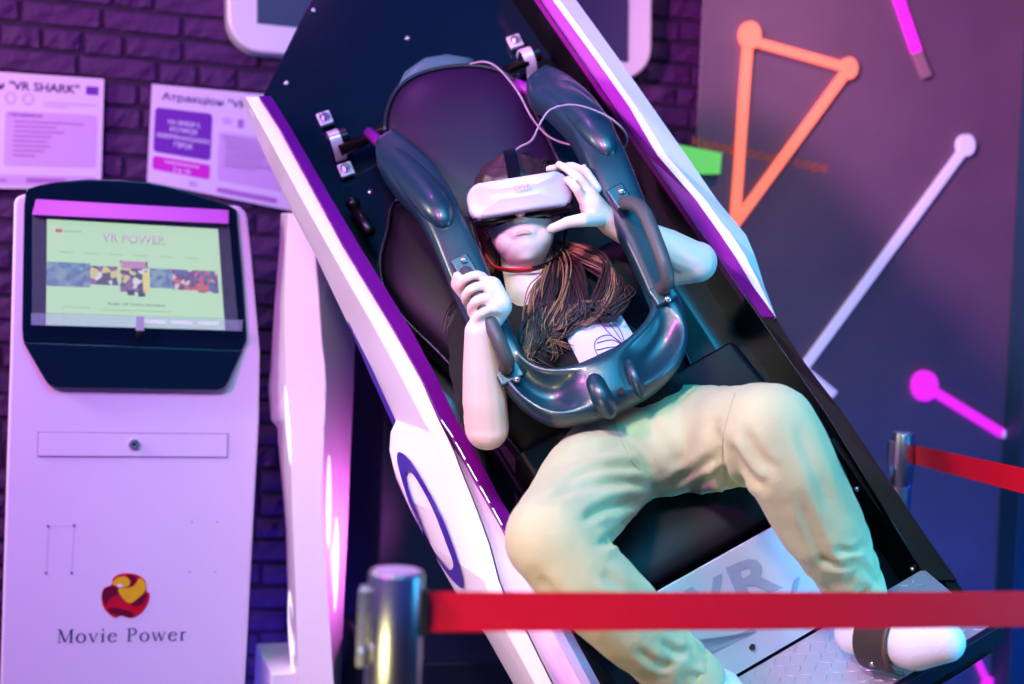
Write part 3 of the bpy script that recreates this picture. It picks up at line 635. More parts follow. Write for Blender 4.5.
for i in range(26):
    for j in range(12):
        x, y = -.27+i*.0215, -.012-j*.0165; q = rad(45 if (i+j) % 2 else -45)
        X2 = fx.X*cos(q)+fx.Y*sin(q); Y2 = fx.Y*cos(q)-fx.X*sin(q)
        mb.ball(fx.w(x, y, .0002), (X2, Y2, fx.Z), (.0092, .0015, .0011), 8, 4)
tb = mb.build('tread_pattern', 'tread_plate', fp, smooth=True); tb['kind'] = 'stuff'
MB().box(FOOT.w(0, -.211, -.012), (FOOT.X, FOOT.Y, FOOT.Z), (.60, .014, .034)).build('plate_edge', 'column_dark', fp, bevel=.002)
# restraint ----------------------------------------------------------
ST = [  # outer, inner, z, half thickness, dish
 ((376, 147), (397, 134), -.01, .030, 0), ((378, 166), (416, 150), .045, .036, 0), ((394, 192), (436, 170), .11, .040, 0), ((415, 214), (451, 193), .16, .040, 0), ((430, 240), (463, 217), .19, .036, 0),
 ((441, 264), (477, 245), .205, .030, 0), ((456, 300), (491, 278), .215, .028, 0), ((474, 336), (505, 312), .222, .028, 0), ((491, 366), (517, 342), .228, .029, .0), ((506, 390), (525, 360), .232, .031, .012),
 ((527, 411), (541, 370), .235, .034, .030), ((552, 424), (560, 371), .237, .036, .034), ((581, 423), (578, 367), .238, .037, .010), ((606, 417), (598, 358), .238, .038, 0), ((632, 405), (616, 349), .236, .037, .004),
 ((658, 389), (632, 337), .233, .036, .028), ((679, 366), (645, 322), .228, .033, .028), ((687, 343), (650, 308), .224, .030, .012), ((684, 318), (645, 293), .22, .028, 0), ((672, 280), (632, 264), .212, .028, 0),
 ((655, 234), (616, 232), .205, .028, 0), ((643, 200), (601, 206), .197, .032, 0), ((628, 163), (586, 172), .185, .038, 0), ((612, 131), (571, 140), .155, .042, 0), ((594, 104), (549, 116), .105, .042, 0), ((570, 82), (530, 102), .045, .038, 0), ((548, 70), (526, 86), -.01, .030, 0)]
A = cr([s_[0]+s_[1]+s_[2:] for s_ in ST], 5)
R = []
for ox, oy, ix, iy, z, t, dish in A:
    o3, i3 = P_(ox, oy, z), P_(ix, iy, z); c = (o3+i3)/2; h = (o3-i3)/2; r = []
    for k in range(28):
        q = 2*pi*k/28; u, v = cos(q), sin(q); e = .55
        uu = math.copysign(abs(u)**e, u); vv = math.copysign(abs(v)**e, v)
        r.append(c+h*uu+PZ*(t*vv-(dish*max(0, 1-(uu*1.35)**2)*1.3 if v > 0 else 0)))
    R.append(r)
rst = MB().rings(R).build('shoulder_restraint', 'rubber', sim, smooth=True)
def pad(S, name):
    A = cr(S, 5); R = []
    for px_, py_, hw, z, t in A:
        d = 1e-3; R.append((P_(px_, py_, z), hw, t))
    n = len(R); out = []
    for i, (c, hw, t) in enumerate(R):
        tg = (R[min(i+1, n-1)][0]-R[max(i-1, 0)][0]).normalized(); sd = tg.cross(PZ).normalized()
        nn = sd.cross(tg).normalized()
        if nn.dot(PZ) < 0: nn = -nn
        out.append([c+sd*hw*cos(2*pi*k/18)+nn*t*sin(2*pi*k/18) for k in range(18)])
    return MB().rings(out).build(name, 'rubber', rst, smooth=True)
pad([(388, 147, .020, .02, .016), (398, 160, .032, .07, .022), (412, 177, .036, .13, .026), (427, 195, .035, .18, .028), (438, 210, .030, .215, .026), (445, 223, .018, .225, .016), (447, 227, .004, .215, .004)], 'shoulder_pad')
pad([(540, 80, .020, .02, .016), (554, 92, .034, .075, .024), (572, 106, .038, .13, .028), (589, 122, .037, .175, .030), (601, 138, .032, .205, .027), (609, 152, .019, .215, .017), (612, 157, .004, .205, .004)], 'shoulder_pad')
MB().tube([P_(593, 376, .25), P_(595, 382, .278), P_(601, 396, .282), P_(608, 410, .27), P_(611, 416, .24)], [.008, .016, .019, .017, .008], 14).build('centre_rib', 'rubber', rst, smooth=True)
MB().tube([P_(628, 358, .25), P_(630, 364, .272), P_(636, 380, .274), P_(641, 392, .262), P_(643, 398, .24)], [.005, .009, .011, .010, .005], 12).build('centre_rib', 'rubber', rst, smooth=True)
cyl(P_(621, 391, .255), P_(621, 391, .281), .0062, 14).build('socket_hole', 'black_matt', rst)
for pc, sz, ang in (((464, 267), (.036, .046), 0), ((509, 374), (.046, .034), 0), ((620, 197), (.036, .048), 0), ((663, 294), (.044, .036), 0)):
    z = .254; c = P_(*pc, z)
    MB().box(c, ax, (sz[0], sz[1], .012)).build('handle_plate', 'rubber', rst, bevel=.004)
for (x, y) in ((464, 260), (517, 379), (622, 191), (668, 299)):
    MB().ball(P_(x, y, .262), ax, (.0075, .0075, .006), 12, 6).build('bolt', 'steel', rst, smooth=True)
def handle(S):
    pts = crv([P_(*s_) for s_ in S], 6)
    MB().tube(pts, .0135, 14).build('grab_handle', 'grip', rst, smooth=True)
HL = [(466, 273, .255), (470, 280, .285), (477, 294, .305), (490, 322, .31), (501, 346, .305), (507, 362, .285), (506, 369, .255)]
handle(HL)
handle([(624, 203, .255), (632, 203, .285), (643, 211, .305), (654, 236, .31), (664, 264, .308), (667, 282, .29), (661, 289, .255)])
# pivots and clamps on the back panel
axl = [P_(340, 151, -.10), P_(527, 62, -.10)]
MB().tube(axl, .013, 14).build('pivot_bar', 'dark_metal', sim, smooth=True)
MB().tube([P_(369, 133, -.08), P_(396, 156, -.005)], .013, 14).build('link_bar', 'violet_lit_trim', sim, smooth=True)
MB().tube([P_(504, 79, -.09), P_(540, 95, -.005)], .013, 14).build('link_bar', 'violet_lit_trim', sim, smooth=True)
for a, m_, b in (((325, 119), (341, 147), (346, 170)), ((515, 42), (528, 66), (536, 84))):
    A3, B3 = P_(*a, -.135), P_(*b, -.135); d = (B3-A3).normalized(); s_ = d.cross(PZ); C3 = P_(*m_, -.135)
    C3 = A3+d*((C3-A3).dot(d))
    cls = [MB().box(Q, (d, s_, PZ), (.034, .032, .012)).build('clamp_foot', 'clamp', sim, bevel=.003) for Q in (A3, B3)]
    arch = [C3+d*(.027*cos(q))+PZ*(.047*sin(q)) for q in [pi*k/12 for k in range(13)]]
    R = [[p-s_*.013, p+s_*.013, p+(p-C3).normalized()*.008+s_*.013, p+(p-C3).normalized()*.008-s_*.013] for p in arch]
    MB().rings(R).build('clamp_saddle', 'clamp', sim, bevel=.002)
    for Q, cl in zip((A3, B3), cls):
        cyl(Q+PZ*.006, Q+PZ*.011, .011, 18).build('washer', 'steel', cl); cyl(Q+PZ*.011, Q+PZ*.018, .006, 6).build('bolt', 'steel', cl)
    cyl(C3-s_*.03+PZ*.035, C3-s_*.012+PZ*.035, .018, 18).build('bearing', 'dark_metal', sim, bevel=.002)
# gas spring end seen low left on the tub
cyl(P_(352, 203, -.12), P_(370, 232, -.06), .012, 14).build('gas_spring', 'dark_metal', sim, smooth=True)
MB().ball(P_(353, 204, -.1), ax, .016, 12, 8).build('spring_joint', 'dark_metal', sim, smooth=True)
# standing gear behind the pod -------------------------------------
cy = (WX, WZ, BACK.Z)
c0 = PX(492, 470, 3.85); hgt = 1.22
MB().box(Vector((c0.x, c0.y, hgt/2)), cy, (.70, hgt, .42)).build('pivot_column', 'column_dark', sim, bevel=.01)
c1 = PX(520, 600, 3.42)
MB().box(Vector((c1.x, c1.y, .24)), cy, (.76, .48, .5)).build('base_cabinet', 'column_dark', sim, bevel=.01)
hub = POD.w(0, -.15, -.18)
MB().tube([hub, Vector((c0.x+.03, c0.y-.15, 1.0))], .09, 24).build('tilt_arm', 'black_shell', sim, smooth=True)
# white upright with lens lights, left of the pod
Yc = [213, 248, 300, 343, 365, 387, 420, 428, 440, 504, 529, 600, 640, 684, 790]
c_0 = [281, 279.5, 275, 272, 271, 268.5, 271, 278, 278, 284, 286, 288, 290, 293, 299]
c_1 = [288, 286, 284.5, 285, 286, 287, 290, 290.5, 291, 292, 293, 296, 297, 299, 304]
c_2 = [306, 315, 319, 322, 325, 326, 325, 324, 324, 322, 323.5, 328, 331, 334, 341]
c_3 = [352, 353, 354, 355, 354, 353.5, 352, 351.5, 351, 348.5, 347.5, 344, 342.5, 341, 338]
R = [[PX(a, y, 3.46), PX(b, y, 3.33), PX(c, y, 3.28), PX(d, y, 3.42), PX(d, y, 3.5), PX(a+1, y, 3.52)] for y, a, b, c, d in zip(Yc, c_0, c_1, c_2, c_3)]
up = MB().rings(R).build('upright', 'white_paint', sim, bevel=.004)
def lens(x0, y0, x1, y1, wd, d):
    A = []; 
    for k in range(13):
        t = k/12; A.append((x0+(x1-x0)*t+wd*sin(pi*t)**.6/2, y0+(y1-y0)*t))
    for k in range(11, 0, -1):
        t = k/12; A.append((x0+(x1-x0)*t-wd*sin(pi*t)**.6/2, y0+(y1-y0)*t))
    V = []
    for x, y in A: V.append(PX(x, y, d(x, y)-.004))
    MB().prism(V, FW*.004).build('lens_light', 'lens_light', up)
dr = lambda x, y: 3.28+.14*(x-np.interp(y, Yc, c_2))/(np.interp(y, Yc, c_3)-np.interp(y, Yc, c_2))
dl = lambda x, y: 3.46-.13*(x-np.interp(y, Yc, c_0))/(np.interp(y, Yc, c_1)-np.interp(y, Yc, c_0))
lens(329.5, 455, 328.8, 549, 5, dr); lens(337, 517, 335.5, 612, 5, dr)
lens(289, 590, 293.5, 678, 6, dl); lens(285, 385, 290.5, 466, 4, dl)
pdp = PX(268, 661, 3.5)
MB().box(Vector((pdp.x+.045, pdp.y+.05, pdp.z/2)), cy, (.13, pdp.z, .3)).build('upright_foot', 'white_paint', sim, bevel=.006)
# ------------------------------------------------------------------ person strapped into the pod
J = P_
pel = J(650, 445, .06)
per = thing('person', 'person in black T-shirt and pale green sweatpants wearing a headset in the pod', 'person', pel)
# head frame: turned to the camera, crown leaning left, chin lifted
hq = rad(9)
HX = (RT*cos(hq)+UP*sin(hq)).normalized(); HYi = UP*cos(hq)-RT*sin(hq)
hp = rad(10); HZ = (-FW*cos(hp)+HYi*sin(hp)).normalized(); HY = HZ.cross(HX).normalized()
H0 = J(520, 219, .13)
H = lambda x, y, z: H0+HX*x+HY*y+HZ*z
hax = (HX, HY, HZ)
body = Blob()
body.ball(H(-.004, .035, -.015), hax, (.073, .082, .090), 20, 14)
body.ball(H(0, -.02, .022), hax, (.064, .078, .066), 20, 14)
body.ball(H(0, -.062, .030), hax, (.049, .042, .050), 18, 12)
body.ball(H(0, -.086, .050), hax, (.022, .016, .022), 12, 8)
body.ball(H(-.030, -.052, .045), hax, (.026, .030, .030), 12, 8); body.ball(H(.030, -.052, .045), hax, (.026, .030, .030), 12, 8)
body.limb([H(0, .012, .085), H(0, -.016, .100)], [.009, .013]); body.ball(H(-.010, -.019, .092), hax, (.009, .007, .009)); body.ball(H(.010, -.019, .092), hax, (.009, .007, .009))
body.ball(H(0, -.047, .079), hax, (.024, .012, .006), 12, 8)
for s_ in (-1, 1): body.ball(H(s_*.070, -.005, -.005), hax, (.008, .028, .017), 10, 8)
# neck and trunk core
nk0, nk1 = H(-.004, -.075, -.015), J(530, 292, .095)
body.limb([nk0, nk1, J(548, 322, .06)], [.046, .046, .065])
body.limb([J(500, 322, .05), J(540, 318, .055), J(598, 288, .05)], [.042, .052, .042])
body.limb([J(556, 335, .06), J(590, 365, .07), J(630, 415, .07), pel], [.09, .095, .09, .10])
def hand_end(pts, r): body.limb(pts, r, 12)
# arm at the left of the photograph: elbow low, hand up on the handle
shL, elL, wrL = J(478, 335, .06), J(487, 428, .17), J(479, 332, .292)
body.limb([J(500, 318, .06), shL, elL], [.045, .047, .040]); body.limb([elL, elL.lerp(wrL, .3), elL.lerp(wrL, .65), wrL], [.039, .040, .034, .026])
hb0, hb1 = J(471, 282, .292), J(488, 316, .31)
bd = (hb1-hb0).normalized()
left3 = (-RT*.9-UP*.15-FW*0).normalized(); left3 = (left3-bd*left3.dot(bd)).normalized()
frt = bd.cross(left3).normalized()
if frt.dot(FW) > 0: frt = -frt
def around(c, ang, r): return c+left3*(cos(rad(ang))*r)+frt*(sin(rad(ang))*r)
body.ball(around(hb0.lerp(hb1, .62), 215, .020), (bd, left3, frt), (.040, .021, .024), 14, 10)
body.limb([wrL, around(hb0.lerp(hb1, .8), 190, .026), around(hb0.lerp(hb1, .35), 175, .028)], [.026, .025, .020])
for k in range(4):
    c = hb0.lerp(hb1, .06+k*.33); rr_ = .0235-(.0015 if k in (0, 3) else 0)
    fr_ = [.0088, .0092, .0090, .0082][k]
    body.limb([around(c, a, rr_*(1.06 if a in (130, 60) else 1)) for a in (185, 155, 125, 95, 60, 25, -10, -45)], [fr_*1.12, fr_*1.15, fr_*1.08, fr_, fr_, fr_*.96, fr_*.9, fr_*.8], 10)
body.limb([around(hb0.lerp(hb1, .65), 225, .03), around(hb0.lerp(hb1, .2), 300, .028), around(hb0.lerp(hb1, -.08), 360, .026), around(hb0.lerp(hb1, -.12), 400, .026)], [.014, .0115, .0105, .009], 10)
# arm at the right: elbow out to the rim, hand on the side of the headset
shR, elR, wrR = J(618, 270, .05), J(697, 262, .11), J(612, 224, .195)
body.limb([J(598, 285, .06), shR, elR], [.045, .046, .040]); body.limb([elR, elR.lerp(wrR, .35), elR.lerp(wrR, .7), wrR], [.038, .038, .032, .025])
hz = .235
body.limb([wrR, J(602, 215, .215), J(592, 205, hz), J(588, 196, hz)], [.025, .023, .024, .019], 12)
body.ball(J(590, 203, hz), XYZ, (.021, .024, .030), 12, 10)
for pts, r in (([(583, 200, hz+.012), (577, 189, hz+.030), (571, 182, hz+.030), (567, 180, hz+.022)], [.0105, .0098, .0088, .0078]),
               ([(590, 192, hz+.004), (579, 178, hz+.02), (569, 170, hz+.014), (559, 164.5, hz+.0)], [.0105, .0096, .0088, .0076]),
               ([(597, 189, hz-.012), (586, 172, hz-.004), (572, 166, hz-.014), (549, 169, hz-.012)], [.0102, .0094, .0086, .0074]),
               ([(604, 193, hz-.028), (600, 180, hz-.03), (593, 171, hz-.035), (584, 167, hz-.045)], [.0095, .0085, .0078, .0068])):
    body.limb([J(*p) for p in pts], r, 10)
body.limb([J(597, 218, hz-.01), J(583, 220, hz+.015), J(569, 222, hz+.015), J(551, 229, hz+.005)], [.017, .0135, .0115, .009], 10)
# legs inside the sweatpants
HPR, KNR, ANR = J(682, 432, .055), J(772, 428, .36), J(857, 588, .15)
HPL, KNL, ANL = J(622, 450, .06), J(552, 540, .35), J(700, 682, .16)
body.limb([pel, HPR, KNR, ANR], [.09, .07, .05, .036]); body.limb([pel, HPL, KNL, ANL], [.09, .07, .05, .036])
v, nrm, f = remesh(body, .0036, 4)
bo = mk('body', v, f, 'skin', per, smooth=True)
# lips
mb = MB(); 
up_l = [H(x, -.0465-abs(x)*.03+.0008*cos(x*240), .0850-abs(x)*.10-x*x*12) for x in np.linspace(-.020, .020, 11)]
lo_l = [p-HY*.0042 for p in up_l]
mb.tube(up_l, [.0008, .0018, .0024, .0028, .0027, .0025, .0027, .0028, .0024, .0018, .0008], 8); mb.tube(lo_l, [.0008, .0018, .0026, .0032, .0035, .0036, .0035, .0032, .0026, .0018, .0008], 8)
v_, n_, f_ = remesh(mb, .0012, 2); mk('lips', v_, f_, 'lips', per, smooth=True)
# T-shirt
sh = Blob()
sh.limb([J(502, 326, .055), J(552, 330, .06), J(602, 292, .055)], [.056, .070, .056], 18)
sh.limb([J(558, 338, .07), J(590, 368, .075), J(632, 408, .07)], [.095, .110, .112], 20)
sh.limb([J(502, 326, .055), shL, shL.lerp(elL, .72)], [.058, .060, .056], 14); sh.limb([J(600, 285, .06), shR, shR.lerp(elR, .45)], [.058, .058, .054], 14)
v_, n_, f_ = remesh(sh, .007, 6)
def wob(v_, n_, amp, sc, seed, stretch=None):
    out = np.array(v_, float)
    for i in range(len(out)):
        p = Vector(v_[i])*sc+Vector((seed, 0, 0)); out[i] += np.array(n_[i])*amp*(noise.noise(p)+.5*noise.noise(p*2.3))
    return out
ts = mk('t_shirt', wob(v_, n_, .006, 14, 3), f_, 'shirt', per, smooth=True)
# chest print: drawn on the shirt front
from mathutils.bvhtree import BVHTree
bv = BVHTree.FromPolygons([Vector(p) for p in wob(v_, n_, .006, 14, 3)], f_)
def onshirt(px, py, lift=.003):
    d = (FW + RT*((px-512)/FPX) - UP*((py-342)/FPX)).normalized(); h = bv.ray_cast(CAM, d)
    return (h[0]-d*lift) if h[0] is not None else J(px, py, .17)
NU = 9
def pq(u, v): a, b, c, d = [np.array(p, float) for p in ((560, 325), (611, 299), (640, 345), (582, 368))]; return tuple((a*(1-u)+b*u)*(1-v)+(d*(1-u)+c*u)*v)
G = [[onshirt(*pq(i/NU, j/NU)) for i in range(NU+1)] for j in range(NU+1)]
cp_ = mk('chest_print', [p for r in G for p in r], [[j*(NU+1)+i, j*(NU+1)+i+1, (j+1)*(NU+1)+i+1, (j+1)*(NU+1)+i] for j in range(NU) for i in range(NU)], mat('print_cloth', srgb(226, 206, 232), .8), ts, smooth=True)
mb = MB()
for S in ([(604, 362), (596, 352), (595, 342), (602, 336), (612, 336), (626, 347)], [(626, 347), (612, 340), (597, 343)], [(626, 347), (613, 328), (603, 318), (597, 314)], [(626, 347), (610, 334), (600, 322), (596, 314)], [(626, 347), (620, 330), (612, 322)], [(626, 347), (616, 351), (604, 358)], [(626, 347), (611, 347), (597, 350)]):
    mb.tube([onshirt(*p, .0042) for p in cr(S, 5)], .0008, 5)
mb.build('line_drawing', 'print_dark', cp_)['kind'] = 'stuff'
# sweatpants
tr_ = Blob()
KR = J(772, 432, .355); KL = J(553, 541, .345)
tr_.ball(J(656, 447, .085), ax, (.15, .080, .115), 20, 14); tr_.ball(J(672, 448, .12), ax, (.10, .08, .10), 20, 14); tr_.ball(J(632, 452, .11), ax, (.09, .08, .10), 20, 14)
tr_.limb([J(690, 440, .06), J(728, 437, .19), J(758, 432, .30), KR], [.100, .092, .084, .078], 20)
tr_.limb([KR, J(792, 468, .33), J(822, 525, .26), J(845, 568, .19), J(853, 580, .17)], [.078, .078, .070, .056, .046], 18)
tr_.limb([J(618, 455, .065), J(588, 488, .19), J(564, 522, .29), KL], [.098, .090, .082, .076], 20)
tr_.limb([KL, J(578, 575, .32), J(630, 625, .25), J(675, 662, .18), J(690, 674, .165)], [.076, .075, .067, .056, .046], 18)
v_, n_, f_ = remesh(tr_, .006, 12)
vv = np.array(v_, float)
axes_ = [(J(690, 440, .06), KR), (KR, J(853, 580, .17)), (J(618, 455, .065), KL), (KL, J(690, 674, .165))]
for i in range(len(vv)):
    p = Vector(v_[i]); best = None
    for kk, (a, b) in enumerate(axes_):
        t = max(0, min(1, (p-a).dot(b-a)/(b-a).length_squared)); q = a.lerp(b, t); d_ = (p-q).length
        if best is None or d_ < best[0]: best = (d_, t, (b-a).normalized(), q, (b-a).length, kk % 2)
    d_, t, ad, q, ln_ = best[:5]
    # creases run round the leg near knee, crotch and cuff
    al = t*ln_; side = (p-q).normalized(); sc = noise.noise(Vector((side.x*1.6, side.y*1.6, side.z*1.6))*1.2+Vector((al*3, 0, 0)))
    wgt = (t**4 if best[5] else (1-t)**3*.4)
    fold = sin(al*110+sc*6)*wgt*.004+.007*noise.noise(p*6)+.0016*noise.noise(Vector((p.x*34, p.y*34, p.z*12)))
    vv[i] += np.array(n_[i])*fold
# creases pressed into the cloth (polyline, depth, width)
CRS = [([(716, 425), (719, 450), (727, 478), (738, 492)], .012, 5), ([(727, 440), (738, 460), (752, 478), (764, 487)], .008, 4.5), ([(745, 430), (757, 452), (775, 472)], .005, 5),
       ([(668, 486), (700, 468), (716, 455)], .006, 5), ([(690, 488), (716, 476), (736, 484)], .007, 4.5),
       ([(546, 500), (580, 487), (622, 482), (648, 486)], .006, 5), ([(560, 484), (600, 468), (645, 468)], .006, 5), ([(583, 520), (605, 508), (640, 500)], .009, 5), ([(598, 545), (618, 535), (628, 520)], .008, 5), ([(552, 472), (590, 452), (630, 448)], .004, 6),
       ([(600, 572), (622, 588), (650, 604)], .005, 6), ([(536, 575), (560, 604), (600, 640)], .005, 7), ([(660, 640), (676, 652), (690, 650)], .006, 4), ([(636, 648), (656, 664), (672, 664)], .005, 4),
       ([(800, 500), (815, 540), (832, 572)], .004, 6), ([(822, 560), (838, 566), (856, 560)], .006, 3.5), ([(836, 548), (850, 552), (864, 546)], .005, 3.5), ([(795, 420), (815, 470), (838, 520)], .004, 7), ([(640, 420), (662, 440), (676, 470)], .004, 6), ([(700, 405), (690, 440), (680, 470)], .003, 7)]
dv = vv-np.array(CAM); dz = dv@np.array(FW); qx = 512+FPX*(dv@np.array(RT))/dz; qy = 342-FPX*(dv@np.array(UP))/dz
face = -(np.array(n_)*(dv/np.linalg.norm(dv, axis=1)[:, None])).sum(1)
for pts, dep, wd in CRS:
    q = np.array(cr(pts, 5)); best_ = np.full(len(vv), 1e9); tt = np.zeros(len(vv))
    for k in range(len(q)-1):
        a, b = q[k], q[k+1]; ab = b-a; t_ = np.clip(((qx-a[0])*ab[0]+(qy-a[1])*ab[1])/(ab@ab), 0, 1)
        d2 = np.hypot(qx-a[0]-ab[0]*t_, qy-a[1]-ab[1]*t_); m_ = d2 < best_; best_[m_] = d2[m_]; tt[m_] = (k+t_[m_])/(len(q)-1)
    g = (np.exp(-(best_/wd)**2)-.45*np.exp(-((best_-wd*2)/wd)**2))*np.clip(np.sin(np.pi*np.clip(tt, .04, .96))*1.6, 0, 1)*(face > .1)
    vv -= np.array(n_)*(g*dep)[:, None]
tro = mk('sweatpants', vv, f_, 'trousers', per, smooth=True)
bt = BVHTree.FromPolygons([Vector(p) for p in vv], f_)
def onpants(px, py, lift=.001):
    d = (FW + RT*((px-512)/FPX) - UP*((py-342)/FPX)).normalized(); h = bt.ray_cast(CAM, d)
    return h[0]-d*lift if h[0] is not None else None
for S in ([(614, 420), (618, 432), (625, 448), (632, 462), (640, 470)], [(735, 393), (727, 420), (722, 450), (726, 480)]):
    q = [onpants(*p) for p in cr(S, 6)]; q = [p for p in q if p is not None]
    if len(q) > 2: MB().tube(q, .0007, 6).build('seam', 'seam', tro, smooth=True)
# gathered cuffs
def cuff(a, b, r0, r1, name='cuff', m='trousers'):
    R = []; d = (b-a); t = d.normalized(); u = t.orthogonal().normalized(); w_ = t.cross(u)
    for k in range(9):
        s_ = k/8; rr_ = (r0+(r1-r0)*s_)*(1+.06*sin(pi*s_)); 
        R.append([a+d*s_+(u*cos(2*pi*j/40)+w_*sin(2*pi*j/40))*rr_*(1+.02*(j % 2)) for j in range(40)])
    return MB().rings(R).build(name, m, tro, smooth=True)
cuff(J(851, 577, .175), J(863, 600, .135), .048, .043); cuff(J(686, 671, .168), J(706, 688, .145), .049, .043)
# socks: foot on the plate, toes turned out to the right
def foot(heel, ball_, toe, ank, name):
    s_ = Blob(); s_.limb([ank, heel], [.036, .036]); s_.limb([heel, heel.lerp(ball_, .5), ball_, toe], [.034, .038, .043, .034], 16)
    s_.limb([ank, ank.lerp(ball_, .5), ball_], [.036, .034, .030])
    v_, n_, f_ = remesh(s_, .005, 5); return mk(name, v_, f_, 'sock', per, smooth=True)
FH, FB, FT = J(855, 634, .10), J(915, 645, .19), J(945, 642, .225)
foot(FH, FB, FT, J(861, 600, .14), 'sock')
foot(J(722, 690, .09), J(752, 730, .17), J(770, 760, .21), J(706, 690, .145), 'sock')
# foot strap of the machine over the instep
tang = (FB-FH).normalized(); fc = FH.lerp(FB, .52); fu = (PZ-tang*PZ.dot(tang)).normalized(); fw_ = tang.cross(fu)
sp_ = [fc+fu*(cos(rad(q))*.047-.004)+fw_*(sin(rad(q))*.047) for q in range(-125, 126, 10)]
R = [[p-tang*.032, p+tang*.032, p+tang*.032+(p-fc).normalized()*.005, p-tang*.032+(p-fc).normalized()*.005] for p in sp_]
fs = MB().rings(R).build('foot_strap', 'strap_brown', sim, bevel=.001)
MB().tube([p+tang*.032+(p-fc).normalized()*.003 for p in sp_], .004, 8).build('strap_welt', mat('welt', srgb(96, 72, 56), .5), fs, smooth=True)
for k in (4, 20): MB().ball(sp_[k]+(sp_[k]-fc).normalized()*.005, ax, .005, 10, 6).build('stud', 'steel', fs, smooth=True)
# hair ---------------------------------------------------------------
hc = Blob()
hc.ball(H(-.004, .050, -.018), hax, (.083, .086, .098), 22, 14)
hc.ball(H(-.03, .02, -.05), hax, (.06, .07, .06), 16, 12); hc.ball(H(.03, .0, -.05), hax, (.06, .08, .06), 16, 12)
hc.limb([H(.045, -.03, -.055), J(556, 270, .06), J(575, 285, .10)], [.04, .042, .03])
v_, n_, f_ = remesh(hc, .006, 4)
hair = mk('hair', wob(v_, n_, .006, 30, 9), f_, 'hair_dark', per, smooth=True)
rs = np.random.RandomState(4)
def lock(name, m, roots, n, rad_):
    mb = MB()
    for c_ in range(max(3, n//9)):
        S0 = roots(rs); ph = rs.uniform(0, 6.28); am = rs.uniform(.006, .017); fq = rs.uniform(1.6, 3.6)
        for k in range(11):
            jt = rs.normal(0, .0042, 3); S = [p+Vector(jt)*(1+.6*math.sin(3*i_)) for i_, p in enumerate(S0)]; q = crv(S, 7); N = len(q); out = []; p2 = ph+rs.normal(0, .22); a2 = am*rs.uniform(.8, 1.2)
            for i, p in enumerate(q):
                t = i/(N-1); out.append(p+RT*(a2*t*sin(p2+t*fq*3))+UP*(a2*t*cos(p2+t*fq*3)*.8)+PZ*(.006*t*sin(p2*2+5*t)))
            mb.tube(out, [rad_*(1-.7*(i/(N-1))) for i in range(N)], 5)
    return mb.build(name, m, hair, smooth=True)
def r1(rs):      # the wave that falls over the chest and curls up at the end
    a = rs.normal(0, 1, 8); e = rs.uniform(0, 1); s_ = rs.uniform(-1, 1)
    return [J(552+a[0]*5, 248+a[1]*5, .08), J(562+s_*16, 272+a[2]*5, .14), J(560+s_*26, 298+a[3]*5, .185), J(550+s_*30+a[4]*4, 320+e*12+a[5]*4-s_*8, .195), J(538+s_*22+a[6]*6, 338+e*14-s_*14, .19), J(548+s_*18+a[7]*6, 352+e*8-s_*20, .185)]
lock('hair_strands', 'hair_dark', r1, 130, .0022)['kind'] = 'stuff'
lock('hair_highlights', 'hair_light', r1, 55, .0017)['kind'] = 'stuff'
def r5(rs):
    a = rs.normal(0, 1, 6); s_ = rs.uniform(-1, 1)
    return [J(556+a[0]*4, 246+a[1]*4, .07), J(585+a[2]*4, 255+s_*8, .13), J(612+s_*6, 272+s_*12, .165), J(612+s_*14+a[3]*5, 296+a[4]*5, .185), J(592+s_*16, 312+a[5]*5, .19), J(574+s_*18, 306+a[3]*6, .19)]
lock('hair_strands', 'hair_dark', r5, 90, .0022)['kind'] = 'stuff'
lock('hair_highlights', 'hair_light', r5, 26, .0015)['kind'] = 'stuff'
def r2(rs):
    a = rs.normal(0, 1, 6); return [J(480+a[0]*6, 225+a[1]*8, .06), J(470+a[2]*5, 262+a[1]*4, .06), J(462+a[3]*6, 300, .07), J(455+a[4]*8, 335+a[5]*10, .07)]
lock('hair_strands', 'hair_dark', r2, 30, .0017)['kind'] = 'stuff'
def r3(rs):      # swept over the crown
    u = rs.uniform(-1, 1); a = rs.normal(0, .004, 4); return [H(u*.07, .045+a[0], .062-.03*u*u), H(u*.072, .085+a[1]-.02*u*u, .045-.02*u*u), H(u*.072+.01, .118-.035*u*u, .01+a[2]), H(u*.07+.02, .13-.04*u*u, -.04), H(u*.06+.03, .11-.04*u*u, -.09)]
lock('hair_strands', 'hair_dark', r3, 110, .0018)['kind'] = 'stuff'
def r4(rs):
    a = rs.normal(0, .005, 4); return [H(-.066+a[0], .05, .045), H(-.078, .03+a[1], .03), H(-.083, -.005+a[2], .018), H(-.080+a[3], -.05, .005), H(-.075, -.085, -.01)]
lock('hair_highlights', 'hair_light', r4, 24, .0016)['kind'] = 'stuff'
# ------------------------------------------------------------------ headset
hs = thing('vr_headset', 'white goggle headset strapped over the face of the seated person', 'headset', H(0, .0, .10))
def rr2(w_, h_, r, n=5):
    out = []
    for cx, cy_, q0 in ((w_/2-r, h_/2-r, 0), (-w_/2+r, h_/2-r, 90), (-w_/2+r, -h_/2+r, 180), (w_/2-r, -h_/2+r, 270)):
        for k in range(n+1): q = rad(q0+90*k/n); out.append((cx+r*cos(q), cy_+r*sin(q)))
    return out
yc = .012
def sec(w_, h_, r, z, bow=.0, dy=0): return [H(x+.003, y+yc+dy, z-bow*(abs(x)/(w_/2))**3) for x, y in rr2(w_, h_, r)]
MB().rings([sec(.172, .060, .018, .07, .02), sec(.184, .068, .022, .10, .028), sec(.196, .0745, .022, .115, .034), sec(.196, .0745, .022, .118, .034)]).build('goggle_body', 'headset_black', hs, smooth=True)
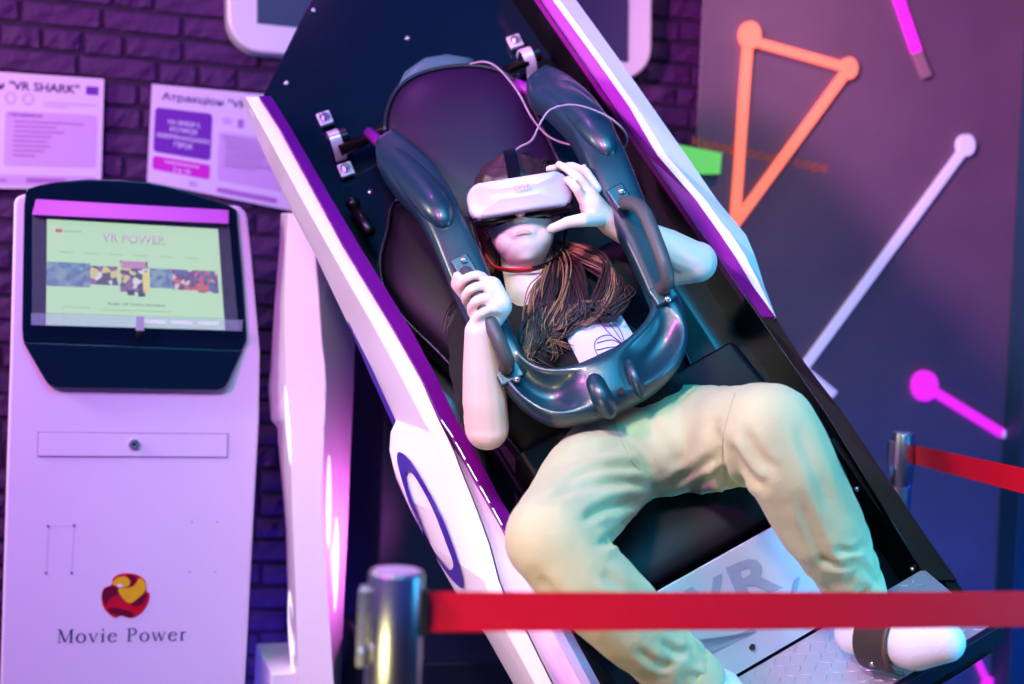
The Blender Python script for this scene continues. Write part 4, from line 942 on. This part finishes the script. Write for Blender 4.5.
fs_ = MB().rings([sec(.194, .066, .024, .112, .034, .003), sec(.196, .067, .024, .130, .036, .003), sec(.192, .064, .024, .139, .036, .003), sec(.182, .054, .020, .1435, .036, .003), sec(.09, .02, .008, .1450, .01, .003)]).build('front_shell', 'headset_white', hs, smooth=True)
MB().rings([[H(x+.003, y+yc-.031, z-.035*(abs(x)/.096)**3) for x, y in rr2(.186, .011, .005)] for z in (.10, .137)]).build('lower_vent', 'headset_black', hs, smooth=True)
text('DPVR', H(-.004, .016, .1478), H(.026, .017, .1478), H(-.004, .023, .1478), 'lettering', 'print_mid', fs_, .0)
MB().rings([[H(x, y+yc-.002, z) for x, y in rr2(.150, .070, .03)] for z in (.045, .08)]).build('face_gasket', 'headset_black', hs, smooth=True)
def band(S, wd, name, m, up_=None, parent=hs):
    q = crv(S, 6); n = len(q); R = []; c = H(0, .03, -.02)
    for i, p in enumerate(q):
        t = (q[min(i+1, n-1)]-q[max(i-1, 0)]).normalized(); o_ = (p-c).normalized(); s_ = t.cross(o_).normalized()*wd/2; R.append([p-s_, p+s_, p+s_+o_*.004, p-s_+o_*.004])
    return MB().rings(R).build(name, m, parent)
band([H(-.085, .012, .085), H(-.092, .016, .04), H(-.090, .03, -.02), H(-.065, .045, -.085), H(0, .05, -.122), H(.065, .045, -.085), H(.090, .03, -.02), H(.094, .016, .04), H(.088, .012, .085)], .026, 'head_strap', 'headset_black')
band([H(0, .052, .095), H(0, .092, .075), H(0, .126, .035), H(0, .135, -.03), H(0, .075, -.118)], .024, 'top_strap', 'headset_black')
band([H(-.083, .0, .03), H(-.079, -.045, .012), H(-.066, -.082, .012), H(-.038, -.104, .040), H(-.005, -.112, .052), H(.006, -.112, .052)], .011, 'chin_strap', 'red_strap')
band([H(.006, -.112, .0525), H(.038, -.104, .042), H(.066, -.080, .012), H(.080, -.04, .005), H(.088, .0, .03)], .011, 'chin_strap', 'headset_black')
band([H(-.088, .0, .06), H(-.084, -.03, .03), H(-.078, -.058, .012)], .008, 'side_strap', 'headset_black')
cab = [H(.0, .10, .07), J(514, 152, .20), J(520, 147, .20), J(532, 140, .22), J(541, 122, .24), J(552, 109, .25), J(575, 105, .25), J(603, 114, .24), J(622, 128, .22), J(627, 140, .17), J(622, 152, .08)]
MB().tube(crv(cab, 6), .0023, 8).build('cable', 'cable', hs, smooth=True)
cab2 = [J(622, 152, .08), J(560, 142, .02), J(535, 122, -.005), J(518, 92, .0), J(500, 70, .0), J(486, 62, -.01), J(470, 64, -.02)]
MB().tube(crv(cab2, 6), .0023, 8).build('cable', 'cable', hs, smooth=True)
